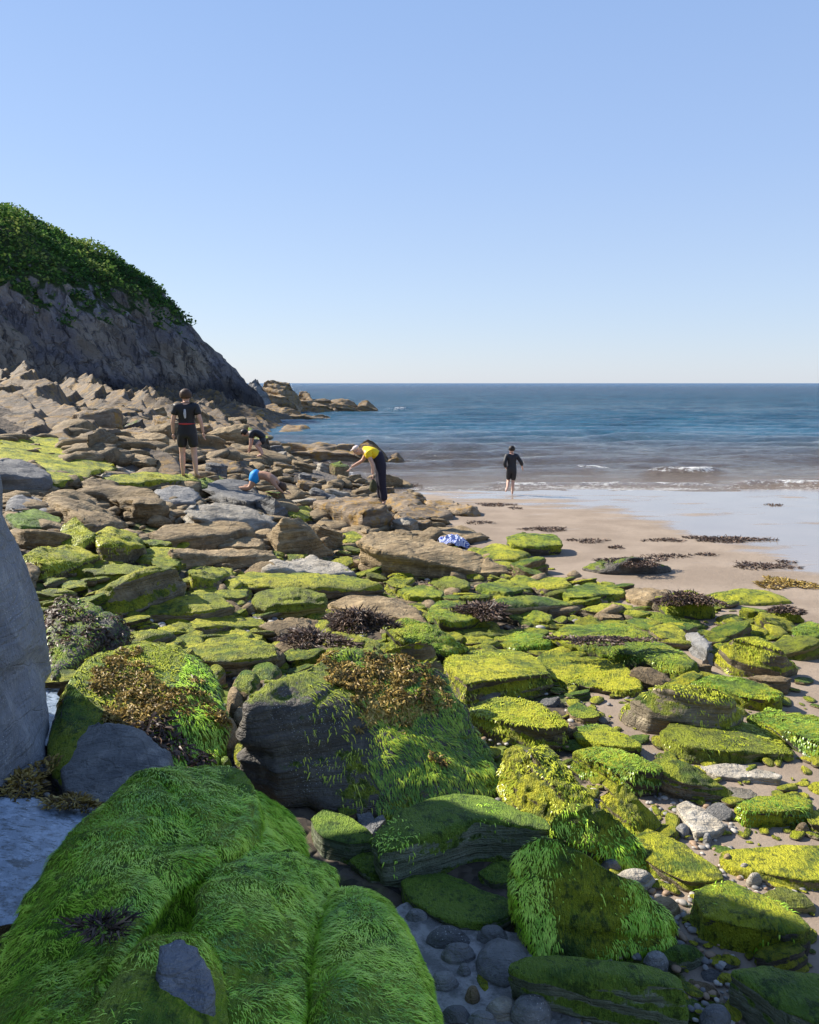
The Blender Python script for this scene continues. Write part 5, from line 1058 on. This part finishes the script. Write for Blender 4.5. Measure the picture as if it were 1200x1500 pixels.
def standing(H, wide=.11, lean=0.0):
    h = H / 1.75
    return {k: tuple(x * h for x in v_) for k, v_ in {
        'pelvis': (0, 0, .95), 'waist': (0, .01, 1.10), 'chest': (0, .01, 1.28), 'upper': (0, 0, 1.42), 'neck': (0, .02, 1.50), 'jaw': (0, .045, 1.56), 'skull': (0, .035, 1.65), 'crown': (0, .03, 1.71),
        'shol': (-.19, 0, 1.41), 'shor': (.19, 0, 1.41), 'elbl': (-.27, -.02, 1.12), 'elbr': (.28, -.02, 1.13), 'wril': (-.285, .05, .87), 'wrir': (.31, .06, .89),
        'hipl': (-.10, 0, .86), 'hipr': (.10, 0, .86), 'knel': (-.115, .02, .47), 'kner': (.125, .02, .47), 'ankl': (-.11, -.01, .07), 'ankr': (.15, -.01, .07), 'toel': (-.13, .13, .022), 'toer': (.18, .12, .022)}.items()}
# man standing with his back to us
J = standing(1.66)
man = build_person(J, 1.66, 'man in a short black wetsuit with a red waistband standing with his back turned',
    [('wetsuit', 'neoprene', T6 | {'hipl', 'hipr'}, .024, {'elbl': ('shol', .62), 'elbr': ('shor', .62), 'knel': ('hipl', .72), 'kner': ('hipr', .72), 'neck': ('upper', .7)})],
    [('wril', (0, .1, -1), (0, 1, 0)), ('wrir', (.05, .25, -1), (0, 1, 0))], (0, 1, 0), 277, 699, rotz=0.05, hairlen=.015)
bnd = skin('waistband', {'a': (0, .01, 0.985, .192, .160), 'b': (0, .01, 1.055, .188, .156)}, [('a', 'b')], None); link('waistband', bnd, M['red'], man)
pn = skin('p', {'a': (0, -.108, 1.12, .018, .012), 'b': (0, -.122, 1.21, .03, .012), 'c': (0, -.110, 1.30, .018, .012)}, [('a', 'b'), ('b', 'c')], None); link('back_print', pn, M['greypanel'], man)
# child running into the sea
H = 1.22; h = H / 1.75
J = standing(H); up_ = {'pelvis': (0, 0, .95), 'waist': (0, .02, 1.10), 'chest': (0, .04, 1.28), 'upper': (0, .05, 1.42), 'neck': (0, .07, 1.50), 'jaw': (0, .10, 1.57), 'skull': (0, .10, 1.66), 'crown': (0, .10, 1.73),
    'shol': (-.19, .05, 1.40), 'shor': (.18, .05, 1.40), 'elbl': (-.27, -.08, 1.14), 'elbr': (.32, .0, 1.20), 'wril': (-.20, .06, .96), 'wrir': (.40, .14, 1.0),
    'hipl': (-.09, 0, .86), 'hipr': (.09, 0, .86), 'knel': (-.10, .12, .50), 'kner': (.06, .05, .47), 'ankl': (-.17, -.20, .27), 'ankr': (.04, .02, .07), 'toel': (-.24, -.25, .14), 'toer': (.05, .15, .022)}
J = {k: tuple(x * h for x in v_) for k, v_ in up_.items()}
kid = build_person(J, H, 'child in a dark long sleeved shorty wetsuit running away into the shallow water',
    [('wetsuit', 'neoprene', {'pelvis', 'waist', 'chest', 'upper', 'shol', 'shor', 'elbl', 'elbr', 'hipl', 'hipr'}, .018, {'neck': ('upper', .7), 'wril': ('elbl', .75), 'wrir': ('elbr', .75), 'knel': ('hipl', .9), 'kner': ('hipr', .9)})],
    [('wril', (.5, .5, -.6), (0, 1, .4)), ('wrir', (.1, .3, -1), (-.2, 1, 0))], (0, 1, 0), 749, 725, hair='blackhair', hairlen=.02)
# person in yellow bending over to the left
J = {'pelvis': (.02, 0, .93), 'waist': (-.02, 0, 1.07), 'chest': (-.15, 0, 1.16), 'upper': (-.29, 0, 1.20), 'neck': (-.38, 0, 1.19), 'jaw': (-.45, 0, 1.15), 'skull': (-.51, 0, 1.20), 'crown': (-.54, 0, 1.26),
     'shol': (-.28, .17, 1.15), 'shor': (-.25, -.17, 1.14), 'elbl': (-.38, .20, .96), 'elbr': (-.15, -.22, .93), 'wril': (-.62, .10, .83), 'wrir': (-.14, -.22, .70),
     'hipl': (.02, .09, .85), 'hipr': (.02, -.09, .85), 'knel': (-.02, .11, .47), 'kner': (.05, -.10, .46), 'ankl': (.03, .12, .07), 'ankr': (.10, -.11, .07), 'toel': (-.12, .14, .022), 'toer': (-.04, -.13, .022), 'calf': (.012, 0, 0)}
J = {k: tuple(c * .85 for c in v_) for k, v_ in J.items()}
yel = build_person(J, 1.40, 'person in a yellow T shirt, dark dungarees and pale cap bending over to the left',
    [('shirt', 'yellow', {'pelvis', 'waist', 'chest', 'upper', 'shol', 'shor'}, .022, {'elbl': ('shol', .5), 'elbr': ('shor', .5), 'neck': ('upper', .7)}), ('dungarees', 'navy', {'pelvis', 'waist', 'hipl', 'hipr', 'knel', 'kner'}, .030, {'ankl': ('knel', .9), 'ankr': ('kner', .9), 'chest': ('waist', .55)})],
    [('wril', (-.6, 0, -.8), (0, -1, 0)), ('wrir', (-.05, 0, -1), (-1, 0, 0))], (-.75, 0, -.65), 557, 733, hair=None, drop=.10)
cp_ = skin('cap', {'a': (-.42, 0, 1.03, .078, .078), 'b': (-.445, 0, 1.065, .078, .078), 'c': (-.465, 0, 1.10, .045, .045)}, [('a', 'b'), ('b', 'c')], None); co_ = link('cap', cp_, M['cap'], yel)
pk = skin('peak', {'a': (-.49, 0, 1.045, .055, .02), 'b': (-.535, 0, 1.0, .048, .012)}, [('a', 'b')], None); link('peak', pk, M['cap'], co_)
bg_ = skin('b', {'a': (0, 0, 0, .02), 'b': (0, 0, -.07, .055, .05), 'c': (.01, 0, -.17, .09, .06), 'd': (.02, 0, -.24, .06, .05)}, [('a', 'b'), ('b', 'c'), ('c', 'd')], None)
C_ = co_of(bg_); C_ += no_of(bg_) * (.02 * fbm(C_ * 14, 3, 3))[:, None]; set_co(bg_, C_); bag = link('bag', bg_, M['net'], None, yel.location + Vector((-.12, -.19, .52))); tag(bag, 'dark olive cloth bag hanging from the hand of the person in yellow', 'bag')
# crouching person in black, back to the right
J = {'pelvis': (.20, 0, .50), 'waist': (.12, 0, .60), 'chest': (-.02, 0, .68), 'upper': (-.16, 0, .68), 'neck': (-.25, 0, .67), 'jaw': (-.32, 0, .63), 'skull': (-.38, 0, .67), 'crown': (-.42, 0, .71),
     'shol': (-.15, .17, .64), 'shor': (-.15, -.17, .64), 'elbl': (-.20, .18, .38), 'elbr': (-.16, -.20, .38), 'wril': (-.26, .12, .16), 'wrir': (-.24, -.14, .16),
     'hipl': (.18, .09, .46), 'hipr': (.18, -.09, .46), 'knel': (-.04, .14, .34), 'kner': (-.02, -.15, .33), 'ankl': (.12, .12, .07), 'ankr': (.14, -.12, .07), 'toel': (-.02, .14, .022), 'toer': (.0, -.14, .022), 'calf': (.02, 0, 0)}
crx = build_person(J, 1.6, 'person in a black top crouching low over the rocks near the water',
    [('top', 'neoprene', T6, .018, {'neck': ('upper', .7), 'elbl': ('shol', .5), 'elbr': ('shor', .5)}), ('shorts', 'neoprene', {'pelvis', 'waist', 'hipl', 'hipr'}, .016, {'knel': ('hipl', .5), 'kner': ('hipr', .5)})],
    [('wril', (-.3, 0, -1), (0, -1, 0)), ('wrir', (-.3, 0, -1), (0, 1, 0))], (-.8, 0, -.6), 378, 668, hair='blackhair', drop=.02)
# bare chested child in blue shorts crouched among the rocks, head down to the right
J = {'pelvis': (.0, 0, .34), 'waist': (-.10, 0, .36), 'chest': (-.22, 0, .32), 'upper': (-.33, 0, .25), 'neck': (-.38, 0, .20), 'jaw': (-.42, 0, .13), 'skull': (-.48, 0, .10), 'crown': (-.53, 0, .07),
     'shol': (-.32, .13, .24), 'shor': (-.32, -.13, .24), 'elbl': (-.42, .18, .12), 'elbr': (-.42, -.18, .12), 'wril': (-.52, .14, .02), 'wrir': (-.52, -.14, .02),
     'hipl': (.03, .08, .30), 'hipr': (.03, -.08, .30), 'knel': (.12, .14, .10), 'kner': (.14, -.13, .10), 'ankl': (.38, .12, .10), 'ankr': (.40, -.10, .08), 'toel': (.47, .12, .04), 'toer': (.49, -.10, .03), 'calf': (0, 0, .01)}
blu = build_person(J, 1.45, 'bare chested child in bright blue shorts crouched down low among the brown rocks',
    [('shorts', 'blue', {'pelvis', 'hipl', 'hipr'}, .030, {'knel': ('hipl', .5), 'kner': ('hipr', .5), 'waist': ('pelvis', .6)})],
    [('wril', (-.9, 0, -.3), (0, -1, 0)), ('wrir', (-.9, 0, -.3), (0, 1, 0))], (-.5, 0, -.85), 377, 722, rotz=math.pi, skinmat='tanskin', hair='hair')

# ------------------------------------------------------------------ crumpled towel on the long boulder
hit = ray_hit(664, 799); g_ = np.linspace(-1, 1, 150); U, Vv = np.meshgrid(g_, g_)
rad = np.sqrt(U ** 2 + Vv ** 2); cr = fbm(xyz(U * 1.6, Vv * 1.6), 3, 3); X = .27 * U * (1 + .22 * fbm(xyz(U * 1.3, Vv * 1.3, 4), 2, 8)); Y = .20 * Vv * (1 + .2 * fbm(xyz(U * 1.2, Vv * 1.2, 9), 2, 9))
rg = 1 - np.abs(fbm(xyz(U * 2.6 + cr, Vv * 2.2 - cr), 3, 15)) * 2.4; env_ = np.clip(1 - rad ** 2.4 * .75, 0, 1) ** .7
Zt = .20 * env_ * (.45 + .55 * (0.5 + .5 * cr)) + .055 * rg * np.clip(env_ + .15, 0, 1) - .01
keep = rad < 1.08 + .14 * fbm(xyz(U * 2, Vv * 2), 2, 22)
tm = grid_mesh('towel', X, Y, Zt)
attr(tm, 'stripe', (U * 0.9 + Vv * .35 + .9 * cr).ravel())
bm = bmesh.new(); bm.from_mesh(tm); bm.verts.ensure_lookup_table(); kf = keep.ravel(); bmesh.ops.delete(bm, geom=[v_ for v_ in bm.verts if not kf[v_.index]], context='VERTS'); bm.to_mesh(tm); bm.free()
tb = N('striped_towel'); sa = tb.n('Attribute', attribute_name='stripe').outputs['Fac']; fr = tb.math('FRACT', tb.math('MULTIPLY', sa, 7.0)); tcx = tb.n('TexCoord').outputs['Object']
tcol = tb.mix(tb.mr(fr, .34, .40), (.72, .74, .80), (.10, .14, .45)); tcol = tb.mix(tb.mr(fr, .80, .86, 0, 1), tcol, (.40, .46, .72))
M['towel'] = tb.done(tb.bsdf(tcol, .9, tb.bump(tb.noise(tcx, 140, 3), .5, .006), .1))
tw = link('towel', tm, M['towel'], None, (hit.x, hit.y + .12, hit.z - .03)); tw.rotation_euler = (R(-3), R(8), R(-10)); tag(tw, 'crumpled blue and white striped towel lying on the long brown boulder', 'towel')
sol = tw.modifiers.new('thickness', 'SOLIDIFY'); sol.thickness = .006
bpy.data.objects.remove(tmp)
